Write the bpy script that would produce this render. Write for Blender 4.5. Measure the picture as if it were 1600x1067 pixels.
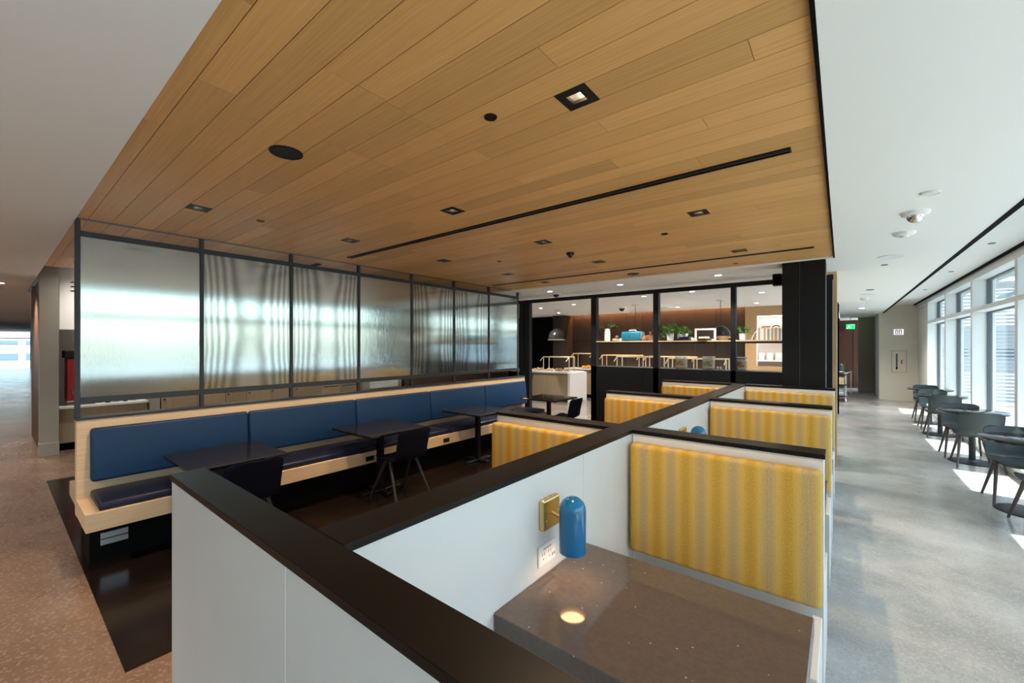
import bpy, bmesh, math, random
from mathutils import Vector, Matrix
random.seed(7)
R = math.radians
scene = bpy.context.scene
C = scene.collection
for o in list(bpy.data.objects): bpy.data.objects.remove(o, do_unlink=True)

# ------------------------------------------------------------------ camera, sky, sun, exposure
cam = bpy.data.cameras.new('camera'); camo = bpy.data.objects.new('camera', cam); C.objects.link(camo)
camo.location = (0, 0, 1.68); camo.rotation_euler = (R(90), 0, R(38.5))
cam.sensor_width = 36; cam.lens = 36 * 648 / 1600; cam.shift_y = 6.5 / 1600
cam.clip_start = .02; cam.clip_end = 600
scene.camera = camo

w = bpy.data.worlds.new('sky'); scene.world = w; w.use_nodes = True
nt = w.node_tree; nt.nodes.clear()
sk = nt.nodes.new('ShaderNodeTexSky'); sk.sky_type = 'NISHITA'; sk.sun_disc = False
sk.sun_elevation = R(62); sk.sun_rotation = R(90); sk.air_density = 1.0; sk.dust_density = 2.2; sk.ozone_density = 1.5
bg = nt.nodes.new('ShaderNodeBackground'); bg.inputs[1].default_value = .38
wo = nt.nodes.new('ShaderNodeOutputWorld')
hz = nt.nodes.new('ShaderNodeMix'); hz.data_type = 'RGBA'; hz.inputs[0].default_value = .6; hz.inputs[7].default_value = (.84, 1.03, 1.13, 1)   # bright thin overcast over the blue
nt.links.new(sk.outputs[0], hz.inputs[6]); nt.links.new(hz.outputs[2], bg.inputs[0]); nt.links.new(bg.outputs[0], wo.inputs[0])

sun = bpy.data.lights.new('sun', 'SUN'); sun.energy = 6.5; sun.angle = R(.6); sun.color = (1, .96, .9)
suno = bpy.data.objects.new('sun', sun); C.objects.link(suno)
suno.rotation_euler = Vector((-.42, .01, -1)).to_track_quat('-Z', 'Y').to_euler()

def portal(loc, rot, sx, sy):
    l = bpy.data.lights.new('window_portal', 'AREA'); l.shape = 'RECTANGLE'; l.size = sx; l.size_y = sy
    l.cycles.is_portal = True
    o = bpy.data.objects.new('window_portal', l); C.objects.link(o); o.location = loc; o.rotation_euler = rot
portal((2.03, 4.65, 1.48), (0, R(90), 0), 2.7, 21.3)
portal((-47.9, -1.5, 1.4), (0, R(-90), 0), 2.8, 7)

vs = scene.view_settings
vs.view_transform = 'Standard'; vs.look = 'None'; vs.gamma = 1; vs.exposure = 1.9; vs.use_curve_mapping = False

# ------------------------------------------------------------------ materials
MATS = {}
def newmat(name):
    m = bpy.data.materials.new(name); m.use_nodes = True
    n = m.node_tree.nodes; b = n['Principled BSDF']; MATS[name] = m
    return m, m.node_tree, b
def plain(name, col, rough=.5, metal=0, spec=.5, emit=None, estr=0, coat=0, noise=0, nscale=8, bump=0, bscale=200):
    m, t, b = newmat(name)
    b.inputs['Base Color'].default_value = (*col, 1); b.inputs['Roughness'].default_value = rough
    b.inputs['Metallic'].default_value = metal; b.inputs['Specular IOR Level'].default_value = spec
    b.inputs['Coat Weight'].default_value = coat
    if emit: b.inputs['Emission Color'].default_value = (*emit, 1); b.inputs['Emission Strength'].default_value = estr
    if noise or bump:
        g = t.nodes.new('ShaderNodeNewGeometry')
    if noise:
        nz = t.nodes.new('ShaderNodeTexNoise'); nz.inputs['Scale'].default_value = nscale; nz.inputs['Detail'].default_value = 5
        t.links.new(g.outputs['Position'], nz.inputs['Vector'])
        mx = t.nodes.new('ShaderNodeMix'); mx.data_type = 'RGBA'
        mx.inputs[6].default_value = (*[c * (1 - noise) for c in col], 1); mx.inputs[7].default_value = (*[min(1, c * (1 + noise)) for c in col], 1)
        t.links.new(nz.outputs[0], mx.inputs[0]); t.links.new(mx.outputs[2], b.inputs['Base Color'])
    if bump:
        n2 = t.nodes.new('ShaderNodeTexNoise'); n2.inputs['Scale'].default_value = bscale
        t.links.new(g.outputs['Position'], n2.inputs['Vector'])
        bp = t.nodes.new('ShaderNodeBump'); bp.inputs['Strength'].default_value = bump; bp.inputs['Distance'].default_value = .002
        t.links.new(n2.outputs[0], bp.inputs['Height']); t.links.new(bp.outputs[0], b.inputs['Normal'])
    return m
def ramp(t, stops, src):
    r = t.nodes.new('ShaderNodeValToRGB'); e = r.color_ramp.elements
    e[0].position, e[0].color = stops[0][0], (*stops[0][1], 1); e[1].position, e[1].color = stops[-1][0], (*stops[-1][1], 1)
    for p, c in stops[1:-1]:
        x = e.new(p); x.color = (*c, 1)
    t.links.new(src, r.inputs[0]); return r
def wood(name, dark, light, axis='X', rough=.38, scale=1.0, per_object=True, spec=.5):
    m, t, b = newmat(name)
    g = t.nodes.new('ShaderNodeNewGeometry'); oi = t.nodes.new('ShaderNodeObjectInfo')
    add = t.nodes.new('ShaderNodeVectorMath'); add.operation = 'ADD'
    sc = t.nodes.new('ShaderNodeVectorMath'); sc.operation = 'SCALE'; sc.inputs[3].default_value = 37
    cb = t.nodes.new('ShaderNodeCombineXYZ')
    for i in range(3): t.links.new(oi.outputs['Random'], cb.inputs[i])
    t.links.new(cb.outputs[0], sc.inputs[0]); t.links.new(g.outputs['Position'], add.inputs[0])
    if per_object: t.links.new(sc.outputs[0], add.inputs[1])
    mp = t.nodes.new('ShaderNodeMapping')
    s = {'X': (1.2, 60, 60), 'Y': (60, 1.2, 60), 'Z': (60, 60, 1.2)}[axis]
    mp.inputs['Scale'].default_value = [v * scale for v in s]
    t.links.new(add.outputs[0], mp.inputs[0])
    nz = t.nodes.new('ShaderNodeTexNoise'); nz.inputs['Scale'].default_value = 1; nz.inputs['Detail'].default_value = 6; nz.inputs['Roughness'].default_value = .65
    t.links.new(mp.outputs[0], nz.inputs['Vector'])
    r = ramp(t, [(.25, dark), (.75, light)], nz.outputs[0])
    hs = t.nodes.new('ShaderNodeHueSaturation')
    mr = t.nodes.new('ShaderNodeMapRange'); mr.inputs[3].default_value = .86; mr.inputs[4].default_value = 1.12
    t.links.new(oi.outputs['Random'], mr.inputs[0])
    if per_object: t.links.new(mr.outputs[0], hs.inputs['Value'])
    t.links.new(r.outputs[0], hs.inputs['Color']); t.links.new(hs.outputs[0], b.inputs['Base Color'])
    b.inputs['Roughness'].default_value = rough; b.inputs['Specular IOR Level'].default_value = spec
    bp = t.nodes.new('ShaderNodeBump'); bp.inputs['Strength'].default_value = .12; bp.inputs['Distance'].default_value = .001
    t.links.new(nz.outputs[0], bp.inputs['Height']); t.links.new(bp.outputs[0], b.inputs['Normal'])
    return m
def terrazzo(name, base, dark, light, speck, rough=.2, spec=.5, vscale=90, cloud=1.3):
    m, t, b = newmat(name); g = t.nodes.new('ShaderNodeNewGeometry')
    n1 = t.nodes.new('ShaderNodeTexNoise'); n1.inputs['Scale'].default_value = cloud; n1.inputs['Detail'].default_value = 8; n1.inputs['Roughness'].default_value = .62
    t.links.new(g.outputs['Position'], n1.inputs['Vector'])
    r1 = ramp(t, [(.3, dark), (.5, base), (.72, light)], n1.outputs[0])
    v = t.nodes.new('ShaderNodeTexVoronoi'); v.inputs['Scale'].default_value = vscale
    t.links.new(g.outputs['Position'], v.inputs['Vector'])
    sp = t.nodes.new('ShaderNodeSeparateColor'); t.links.new(v.outputs['Color'], sp.inputs[0])
    r2 = ramp(t, [(.80, (0, 0, 0)), (.86, (1, 1, 1))], sp.outputs[0])
    mx = t.nodes.new('ShaderNodeMix'); mx.data_type = 'RGBA'; mx.inputs[7].default_value = (*speck, 1)
    mm = t.nodes.new('ShaderNodeMath'); mm.operation = 'MULTIPLY'; mm.inputs[1].default_value = .28
    t.links.new(r2.outputs[0], mm.inputs[0]); t.links.new(mm.outputs[0], mx.inputs[0]); t.links.new(r1.outputs[0], mx.inputs[6])
    r3 = ramp(t, [(.0, (0, 0, 0)), (.12, (1, 1, 1))], sp.outputs[1])
    mx2 = t.nodes.new('ShaderNodeMix'); mx2.data_type = 'RGBA'; mx2.blend_type = 'MULTIPLY'; mx2.inputs[0].default_value = .18
    t.links.new(mx.outputs[2], mx2.inputs[6]); t.links.new(r3.outputs[0], mx2.inputs[7])
    t.links.new(mx2.outputs[2], b.inputs['Base Color'])
    rr = t.nodes.new('ShaderNodeMapRange'); rr.inputs[3].default_value = rough * .7; rr.inputs[4].default_value = rough * 1.5
    t.links.new(n1.outputs[0], rr.inputs[0]); t.links.new(rr.outputs[0], b.inputs['Roughness'])
    b.inputs['Specular IOR Level'].default_value = spec
    return m
def glass(name, tint=(.925, .975, .965), rough=.02, refl=1.0):
    m, t, b = newmat(name); t.nodes.remove(b); out = t.nodes['Material Output']
    tr = t.nodes.new('ShaderNodeBsdfTransparent'); tr.inputs[0].default_value = (*tint, 1)
    gl = t.nodes.new('ShaderNodeBsdfGlossy'); gl.inputs['Roughness'].default_value = rough
    fr = t.nodes.new('ShaderNodeLayerWeight'); fr.inputs[0].default_value = .5
    pw = t.nodes.new('ShaderNodeMath'); pw.operation = 'POWER'; pw.inputs[1].default_value = 5; t.links.new(fr.outputs['Facing'], pw.inputs[0])
    mu = t.nodes.new('ShaderNodeMath'); mu.operation = 'MULTIPLY_ADD'; mu.inputs[1].default_value = .5 * refl; mu.inputs[2].default_value = .03 * refl
    mx = t.nodes.new('ShaderNodeMixShader')
    t.links.new(pw.outputs[0], mu.inputs[0]); t.links.new(mu.outputs[0], mx.inputs[0]); t.links.new(tr.outputs[0], mx.inputs[1]); t.links.new(gl.outputs[0], mx.inputs[2])
    t.links.new(mx.outputs[0], out.inputs[0]); return m
def mesh_glass(name, wavy):
    """laminated glass with a fine woven metal layer: mostly mirrors softly, lets some light through"""
    m, t, b = newmat(name); out = t.nodes['Material Output']
    g = t.nodes.new('ShaderNodeNewGeometry'); oi = t.nodes.new('ShaderNodeObjectInfo')
    sx = t.nodes.new('ShaderNodeSeparateXYZ'); t.links.new(g.outputs['Position'], sx.inputs[0])
    # weave
    mp = t.nodes.new('ShaderNodeMapping'); mp.inputs['Scale'].default_value = (1, 260, 4)
    t.links.new(g.outputs['Position'], mp.inputs[0])
    nz = t.nodes.new('ShaderNodeTexNoise'); nz.inputs['Scale'].default_value = 1; nz.inputs['Detail'].default_value = 3
    t.links.new(mp.outputs[0], nz.inputs['Vector'])
    b.inputs['Metallic'].default_value = 1; b.inputs['Base Color'].default_value = (.58, .655, .66, 1)
    b.inputs['Roughness'].default_value = .09
    if 'Anisotropic' in b.inputs: b.inputs['Anisotropic'].default_value = 0
    src = nz.outputs[0]
    bp = t.nodes.new('ShaderNodeBump'); bp.inputs['Strength'].default_value = .35; bp.inputs['Distance'].default_value = .001
    t.links.new(src, bp.inputs['Height']); t.links.new(bp.outputs[0], b.inputs['Normal'])
    tr = t.nodes.new('ShaderNodeBsdfTransparent'); tr.inputs[0].default_value = (.92, .95, .95, 1)
    df = t.nodes.new('ShaderNodeBsdfTranslucent'); df.inputs[0].default_value = (.8, .82, .8, 1)
    d2 = t.nodes.new('ShaderNodeBsdfDiffuse'); d2.inputs[0].default_value = (.62, .63, .61, 1)
    ma = t.nodes.new('ShaderNodeMixShader'); ma.inputs[0].default_value = .5
    t.links.new(df.outputs[0], ma.inputs[1]); t.links.new(d2.outputs[0], ma.inputs[2])
    mb = t.nodes.new('ShaderNodeMixShader'); mb.inputs[0].default_value = .93
    t.links.new(ma.outputs[0], mb.inputs[1]); t.links.new(b.outputs[0], mb.inputs[2])
    mc = t.nodes.new('ShaderNodeMixShader'); mc.inputs[0].default_value = .10
    t.links.new(mb.outputs[0], mc.inputs[1]); t.links.new(tr.outputs[0], mc.inputs[2])
    if wavy:   # the two woven layers drift out of register: soft vertical interference folds
        ly = t.nodes.new('ShaderNodeMath'); ly.operation = 'MULTIPLY_ADD'
        # distance from the panel's own centre line, in panel coordinates
        tc = t.nodes.new('ShaderNodeTexCoord'); so = t.nodes.new('ShaderNodeSeparateXYZ'); t.links.new(tc.outputs['Generated'], so.inputs[0])
        a = t.nodes.new('ShaderNodeMath'); a.operation = 'SUBTRACT'; a.inputs[1].default_value = .5; t.links.new(so.outputs[1], a.inputs[0])
        p2 = t.nodes.new('ShaderNodeMath'); p2.operation = 'POWER'; p2.inputs[1].default_value = 2; t.links.new(a.outputs[0], p2.inputs[0])
        zc = t.nodes.new('ShaderNodeMath'); zc.operation = 'SUBTRACT'; zc.inputs[1].default_value = .45; t.links.new(so.outputs[2], zc.inputs[0])
        z2 = t.nodes.new('ShaderNodeMath'); z2.operation = 'POWER'; z2.inputs[1].default_value = 2; t.links.new(zc.outputs[0], z2.inputs[0])
        n3 = t.nodes.new('ShaderNodeTexNoise'); n3.inputs['Scale'].default_value = 2.2; t.links.new(g.outputs['Position'], n3.inputs['Vector'])
        k1 = t.nodes.new('ShaderNodeMath'); k1.operation = 'MULTIPLY'; k1.inputs[1].default_value = 118.; t.links.new(p2.outputs[0], k1.inputs[0])
        k2 = t.nodes.new('ShaderNodeMath'); k2.operation = 'MULTIPLY_ADD'; k2.inputs[1].default_value = -9.; t.links.new(z2.outputs[0], k2.inputs[0]); t.links.new(k1.outputs[0], k2.inputs[2])
        k3 = t.nodes.new('ShaderNodeMath'); k3.operation = 'MULTIPLY_ADD'; k3.inputs[1].default_value = 5.; t.links.new(n3.outputs[0], k3.inputs[0]); t.links.new(k2.outputs[0], k3.inputs[2])
        sn = t.nodes.new('ShaderNodeMath'); sn.operation = 'SINE'; t.links.new(k3.outputs[0], sn.inputs[0])
        mr = t.nodes.new('ShaderNodeMapRange'); mr.inputs[1].default_value = -1; mr.inputs[3].default_value = .50; mr.inputs[4].default_value = 1.0
        t.links.new(sn.outputs[0], mr.inputs[0])
        cc = t.nodes.new('ShaderNodeCombineColor')
        for i in range(3): t.links.new(mr.outputs[0], cc.inputs[i])
        cm = t.nodes.new('ShaderNodeMix'); cm.data_type = 'RGBA'; cm.blend_type = 'MULTIPLY'; cm.inputs[0].default_value = 1; cm.inputs[7].default_value = (.62, .70, .705, 1)
        t.links.new(cc.outputs[0], cm.inputs[6]); t.links.new(cm.outputs[2], b.inputs['Base Color']); t.links.new(cc.outputs[0], d2.inputs[0])
        t.nodes.remove(ly)
    t.links.new(mc.outputs[0], out.inputs[0]); return m
def striped(name):
    """mustard knit with soft grey-taupe vertical stripes (stripes run along the height)"""
    m, t, b = newmat(name); g = t.nodes.new('ShaderNodeNewGeometry')
    sx = t.nodes.new('ShaderNodeSeparateXYZ'); t.links.new(g.outputs['Position'], sx.inputs[0])
    k = t.nodes.new('ShaderNodeMath'); k.operation = 'MULTIPLY_ADD'; k.inputs[1].default_value = 2 * math.pi / .148; k.inputs[2].default_value = .3
    t.links.new(sx.outputs[0], k.inputs[0])
    s = t.nodes.new('ShaderNodeMath'); s.operation = 'SINE'; t.links.new(k.outputs[0], s.inputs[0])
    mp = t.nodes.new('ShaderNodeMapping'); mp.inputs['Scale'].default_value = (300, 300, 110); t.links.new(g.outputs['Position'], mp.inputs[0])
    nz = t.nodes.new('ShaderNodeTexNoise'); nz.inputs['Scale'].default_value = 1; nz.inputs['Detail'].default_value = 2; t.links.new(mp.outputs[0], nz.inputs['Vector'])
    ad = t.nodes.new('ShaderNodeMath'); ad.operation = 'MULTIPLY_ADD'; ad.inputs[1].default_value = 3.2; t.links.new(nz.outputs[0], ad.inputs[0]); t.links.new(s.outputs[0], ad.inputs[2])
    mr = t.nodes.new('ShaderNodeMapRange'); mr.inputs[1].default_value = .2; mr.inputs[2].default_value = 3.0; t.links.new(ad.outputs[0], mr.inputs[0])
    r = ramp(t, [(.0, (.38, .22, .03)), (.3, (.52, .325, .06)), (.52, (.56, .37, .095)), (.75, (.47, .33, .135)), (1, (.36, .255, .135))], mr.outputs[0])
    # knit rows
    wv = t.nodes.new('ShaderNodeMath'); wv.operation = 'MULTIPLY'; wv.inputs[1].default_value = 2 * math.pi / .0075; t.links.new(sx.outputs[0], wv.inputs[0])
    ws = t.nodes.new('ShaderNodeMath'); ws.operation = 'SINE'; t.links.new(wv.outputs[0], ws.inputs[0])
    hh = t.nodes.new('ShaderNodeMath'); hh.operation = 'MULTIPLY_ADD'; hh.inputs[1].default_value = .3; t.links.new(ws.outputs[0], hh.inputs[0]); t.links.new(nz.outputs[0], hh.inputs[2])
    bp = t.nodes.new('ShaderNodeBump'); bp.inputs['Strength'].default_value = .6; bp.inputs['Distance'].default_value = .0025
    t.links.new(hh.outputs[0], bp.inputs['Height']); t.links.new(bp.outputs[0], b.inputs['Normal'])
    t.links.new(r.outputs[0], b.inputs['Base Color']); b.inputs['Roughness'].default_value = .9; b.inputs['Specular IOR Level'].default_value = .2
    return m
def quartz(name, base, speck, rough=.13):
    m, t, b = newmat(name); g = t.nodes.new('ShaderNodeNewGeometry')
    n1 = t.nodes.new('ShaderNodeTexNoise'); n1.inputs['Scale'].default_value = 60; n1.inputs['Detail'].default_value = 6; t.links.new(g.outputs['Position'], n1.inputs['Vector'])
    r1 = ramp(t, [(.3, [c * .92 for c in base]), (.7, [c * 1.08 for c in base])], n1.outputs[0])
    v = t.nodes.new('ShaderNodeTexVoronoi'); v.inputs['Scale'].default_value = 55; t.links.new(g.outputs['Position'], v.inputs['Vector'])
    sp = t.nodes.new('ShaderNodeSeparateColor'); t.links.new(v.outputs['Color'], sp.inputs[0])
    gt = t.nodes.new('ShaderNodeMath'); gt.operation = 'GREATER_THAN'; gt.inputs[1].default_value = .955; t.links.new(sp.outputs[0], gt.inputs[0])
    ds = t.nodes.new('ShaderNodeMath'); ds.operation = 'LESS_THAN'; ds.inputs[1].default_value = .16; t.links.new(v.outputs['Distance'], ds.inputs[0])
    an = t.nodes.new('ShaderNodeMath'); an.operation = 'MULTIPLY'; t.links.new(gt.outputs[0], an.inputs[0]); t.links.new(ds.outputs[0], an.inputs[1])
    mx = t.nodes.new('ShaderNodeMix'); mx.data_type = 'RGBA'; mx.inputs[7].default_value = (*speck, 1)
    t.links.new(an.outputs[0], mx.inputs[0]); t.links.new(r1.outputs[0], mx.inputs[6]); t.links.new(mx.outputs[2], b.inputs['Base Color'])
    b.inputs['Roughness'].default_value = rough
    return m

wood('oak_ceiling', (.58, .32, .108), (.74, .435, .165), 'X', .44, 1.7, spec=.32)
wood('oak_light', (.52, .36, .21), (.68, .50, .32), 'Y', .5)
wood('oak_light_x', (.46, .31, .17), (.60, .43, .26), 'X', .5)
wood('oak_cabinet', (.36, .27, .17), (.46, .36, .24), 'Z', .5)
wood('oak_wall', (.42, .26, .12), (.55, .36, .18), 'Z', .5)
wood('walnut', (.06, .028, .015), (.12, .055, .03), 'Z', .5)
terrazzo('concrete', (.40, .39, .365), (.25, .245, .235), (.53, .515, .48), (.60, .58, .54), .17, .5, 110, 1.1)
terrazzo('warm_terrazzo', (.185, .118, .082), (.135, .084, .058), (.23, .152, .108), (.42, .32, .25), .2, .5, 75, 1.6)
terrazzo('buffet_terrazzo', (.20, .175, .155), (.14, .122, .108), (.27, .24, .21), (.4, .36, .32), .14, .5, 80, 1.6)
terrazzo('dark_floor', (.010, .0065, .005), (.006, .0045, .0035), (.016, .010, .007), (.03, .021, .017), .16, .3, 80, 2.2)
plain('ceiling_white', (.87, .885, .87), .7)
plain('wall_white', (.86, .86, .85), .6)
plain('pale_panel', (.62, .615, .60), .45, noise=.05, nscale=5)
plain('panel_edge', (.85, .85, .84), .4)
plain('black_cap', (.006, .0045, .004), .36, spec=.17)
plain('black_steel', (.005, .0055, .0065), .45, spec=.25, noise=.3, nscale=3)
plain('grey_steel', (.12, .125, .135), .4, metal=.6)
plain('dark_steel', (.030, .034, .042), .45, metal=.3)
plain('black_plastic', (.007, .007, .008), .45, spec=.3)
plain('matte_black', (.003, .003, .003), .85, spec=.1)
plain('blue_vinyl', (.004, .030, .088), .5, spec=.3, noise=.12, nscale=3, bump=.1, bscale=400)
plain('navy_vinyl', (.006, .009, .028), .4, spec=.35, noise=.15, nscale=4)
striped('stripe_fabric')
quartz('grey_quartz', (.088, .070, .060), (.34, .30, .27), .07)
plain('black_table', (.012, .009, .008), .09, spec=.5)
plain('brass', (.72, .55, .24), .28, metal=1)
plain('brushed_brass', (.72, .63, .45), .35, metal=.8)
plain('blue_enamel', (.001, .115, .27), .14, coat=.25)
plain('white_inner', (.9, .86, .8), .5)
plain('bulb', (1, .9, .7), .4, emit=(1, .55, .25), estr=6.5)
plain('lamp_glow', (1, .9, .7), .4, emit=(1, .72, .42), estr=14)
plain('white_glow', (1, 1, 1), .4, emit=(1, .93, .82), estr=5)
plain('cove_glow', (1, .6, .3), .4, emit=(1, .40, .13), estr=6)
plain('exit_green', (.0, .35, .09), .5, emit=(0, .55, .12), estr=.7)
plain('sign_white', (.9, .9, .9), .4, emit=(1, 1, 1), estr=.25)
plain('sign_red', (.35, .02, .04), .5)
plain('red_print', (.55, .06, .05), .5)
plain('white_plastic', (.82, .82, .80), .35)
plain('frame_white', (.82, .84, .84), .4)
plain('gasket', (.10, .12, .14), .5)
plain('beige_wall', (.74, .70, .59), .6, noise=.04, nscale=3)
plain('shaded_corridor_wall', (.30, .25, .19), .6)  # wall colour darkened to carry the shade of the recessed corridor
plain('brown_panel', (.030, .022, .017), .42, noise=.35, nscale=2.5)
plain('white_stone', (.80, .80, .79), .3, noise=.04, nscale=2)
plain('pillar_stone', (.36, .34, .29), .5, noise=.06, nscale=4)
plain('red_enamel', (.28, .008, .008), .35)
plain('chrome', (.75, .75, .76), .15, metal=1)
plain('silver', (.62, .70, .78), .3, metal=.8)
plain('chair_green', (.040, .054, .054), .45, spec=.4)
plain('chair_black', (.003, .004, .010), .55, spec=.1)
plain('chair_leg', (.085, .07, .065), .5)
plain('leaf_green', (.10, .26, .045), .45, noise=.5, nscale=30)
plain('leaf_olive', (.10, .17, .06), .5, noise=.4, nscale=30)
plain('pale_pot', (.55, .62, .62), .4)
plain('teal_case', (.008, .13, .20), .4)
plain('teal_pale', (.22, .45, .52), .4)
plain('basket', (.20, .09, .04), .8)
plain('food_tan', (.60, .40, .20), .7, noise=.4, nscale=30)
plain('food_orange', (.80, .32, .02), .6)
plain('book_cream', (.72, .66, .52), .7)
plain('book_green', (.26, .33, .29), .7)
plain('book_tan', (.48, .33, .18), .7)
plain('book_white', (.78, .78, .74), .7)
plain('coral', (.7, .25, .15), .6)
plain('citrus', (.85, .36, .01), .4)
plain('lime', (.45, .55, .20), .4)
plain('pink_wall', (.66, .55, .50), .6)
plain('wicker', (.32, .16, .08), .8)
plain('exterior_ground', (.13, .145, .155), .8, noise=.1, nscale=.3)
plain('exterior_white', (.36, .38, .40), .6)
plain('roof_membrane', (.16, .18, .19), .7, noise=.1, nscale=.6)
plain('exterior_grey', (.34, .38, .42), .5)
plain('exterior_window', (.10, .15, .19), .15)
plain('smoked_glass', (.02, .02, .022), .22, spec=.35)
glass('clear_glass'); glass('dispenser_glass', (.95, .96, .95), .05, 2)
mesh_glass('woven_glass', False); mesh_glass('woven_glass_folded', True)

# ------------------------------------------------------------------ mesh helpers
class B:
    def __init__(s): s.bm = bmesh.new()
    def box(s, x0, x1, y0, y1, z0, z1, bev=0, seg=1):
        r = bmesh.ops.create_cube(s.bm, size=1); v = r['verts']
        bmesh.ops.scale(s.bm, verts=v, vec=(x1 - x0, y1 - y0, z1 - z0))
        bmesh.ops.translate(s.bm, verts=v, vec=((x0 + x1) / 2, (y0 + y1) / 2, (z0 + z1) / 2))
        if bev:
            e = list({e for q in v for e in q.link_edges})
            bmesh.ops.bevel(s.bm, geom=e, offset=bev, segments=seg, profile=.5, affect='EDGES')
        return s
    def cyl(s, p0, p1, r0, r1=None, n=12, caps=True):
        p0, p1 = Vector(p0), Vector(p1); d = p1 - p0; r1 = r0 if r1 is None else r1
        q = d.to_track_quat('Z', 'Y').to_matrix().to_4x4(); q.translation = (p0 + p1) / 2
        bmesh.ops.create_cone(s.bm, cap_ends=caps, segments=n, radius1=r0, radius2=r1, depth=d.length, matrix=q); return s
    def tube(s, pts, r, n=8):
        pts = [Vector(p) for p in pts]; rings = []
        for i, p in enumerate(pts):
            a = pts[max(0, i - 1)]; b = pts[min(len(pts) - 1, i + 1)]; q = (b - a).to_track_quat('Z', 'Y')
            rings.append([s.bm.verts.new(p + q @ Vector((r * math.cos(2 * math.pi * k / n), r * math.sin(2 * math.pi * k / n), 0))) for k in range(n)])
        for a, b in zip(rings, rings[1:]):
            for k in range(n): s.bm.faces.new((a[k], a[(k + 1) % n], b[(k + 1) % n], b[k]))
        s.bm.faces.new(rings[0][::-1]); s.bm.faces.new(rings[-1]); return s
    def lathe(s, prof, c=(0, 0, 0), n=24, cap0=False, cap1=False):
        rings = []
        for r, z in prof:
            rings.append([s.bm.verts.new((c[0] + r * math.cos(2 * math.pi * k / n), c[1] + r * math.sin(2 * math.pi * k / n), c[2] + z)) for k in range(n)])
        for a, b in zip(rings, rings[1:]):
            for k in range(n): s.bm.faces.new((a[k], a[(k + 1) % n], b[(k + 1) % n], b[k]))
        if cap0: s.bm.faces.new(rings[0][::-1])
        if cap1: s.bm.faces.new(rings[-1])
        return s
    def prism(s, poly, axis, a0, a1):
        """poly: 2D points; axis 'x','y','z' extrude from a0 to a1"""
        def P(p, a): return {'x': (a, p[0], p[1]), 'y': (p[0], a, p[1]), 'z': (p[0], p[1], a)}[axis]
        A = [s.bm.verts.new(P(p, a0)) for p in poly]; D = [s.bm.verts.new(P(p, a1)) for p in poly]
        s.bm.faces.new(A); s.bm.faces.new(D[::-1]); n = len(poly)
        for i in range(n): s.bm.faces.new((A[i], D[i], D[(i + 1) % n], A[(i + 1) % n]))
        return s
    def sheet(s, fn, nu, nv, th):
        """thin curved slab: fn(u,v)->Vector for u,v in 0..1"""
        P = [[Vector(fn(i / nu, j / nv)) for j in range(nv + 1)] for i in range(nu + 1)]
        def nrm(i, j):
            a = P[min(nu, i + 1)][j] - P[max(0, i - 1)][j]; b = P[i][min(nv, j + 1)] - P[i][max(0, j - 1)]
            n = a.cross(b); return n.normalized() if n.length > 1e-9 else Vector((0, 0, 1))
        T = [[s.bm.verts.new(P[i][j] + nrm(i, j) * th / 2) for j in range(nv + 1)] for i in range(nu + 1)]
        U = [[s.bm.verts.new(P[i][j] - nrm(i, j) * th / 2) for j in range(nv + 1)] for i in range(nu + 1)]
        f = s.bm.faces.new
        for i in range(nu):
            for j in range(nv):
                f((T[i][j], T[i + 1][j], T[i + 1][j + 1], T[i][j + 1])); f((U[i][j], U[i][j + 1], U[i + 1][j + 1], U[i + 1][j]))
        for i in range(nu):
            f((T[i][0], U[i][0], U[i + 1][0], T[i + 1][0])); f((T[i][nv], T[i + 1][nv], U[i + 1][nv], U[i][nv]))
        for j in range(nv):
            f((T[0][j], T[0][j + 1], U[0][j + 1], U[0][j])); f((T[nu][j], U[nu][j], U[nu][j + 1], T[nu][j + 1]))
        return s
def wloc(o):
    v = Vector((0, 0, 0))
    while o: v += o.location; o = o.parent
    return v
def obj(name, b, mat, parent=None, smooth=False, auto=None):
    me = bpy.data.meshes.new(name)
    bmesh.ops.recalc_face_normals(b.bm, faces=b.bm.faces)
    b.bm.to_mesh(me); b.bm.free()
    o = bpy.data.objects.new(name, me); C.objects.link(o)
    if parent:
        off = wloc(parent); me.transform(Matrix.Translation(-off)); o.parent = parent
    me.materials.append(MATS[mat])
    if smooth:
        for p in me.polygons: p.use_smooth = True
        if auto: me.set_sharp_from_angle(angle=R(auto))
    return o
def tag(o, label, cat, group=None):
    o['label'] = label; o['category'] = cat
    if group: o['group'] = group
    return o
def thing(name, label, cat, loc=(0, 0, 0), group=None):
    o = bpy.data.objects.new(name, None); o.empty_display_size = .05; C.objects.link(o); o.location = loc
    return tag(o, label, cat, group)
def struct(name, b, mat, parent=None, smooth=False):
    o = obj(name, b, mat, parent, smooth)
    if not parent: o['kind'] = 'structure'
    return o
def dup(root, loc, rotz=0, label=None, group=None):
    r = root.copy(); C.objects.link(r); r.location = loc; r.rotation_euler = (0, 0, rotz)
    if label: r['label'] = label
    if group: r['group'] = group
    for ch in list(root.children):
        c = ch.copy(); C.objects.link(c); c.parent = r
        for g in list(ch.children):
            d = g.copy(); C.objects.link(d); d.parent = c
    return r
def bx(*a, **k): return B().box(*a, **k)
UNIT = {}
def unit(mat):
    """shared unit cube mesh for alike pieces"""
    if mat not in UNIT:
        b = bx(-.5, .5, -.5, .5, -.5, .5); me = bpy.data.meshes.new('piece_' + mat); b.bm.to_mesh(me); b.bm.free(); me.materials.append(MATS[mat]); UNIT[mat] = me
    return UNIT[mat]
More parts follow.
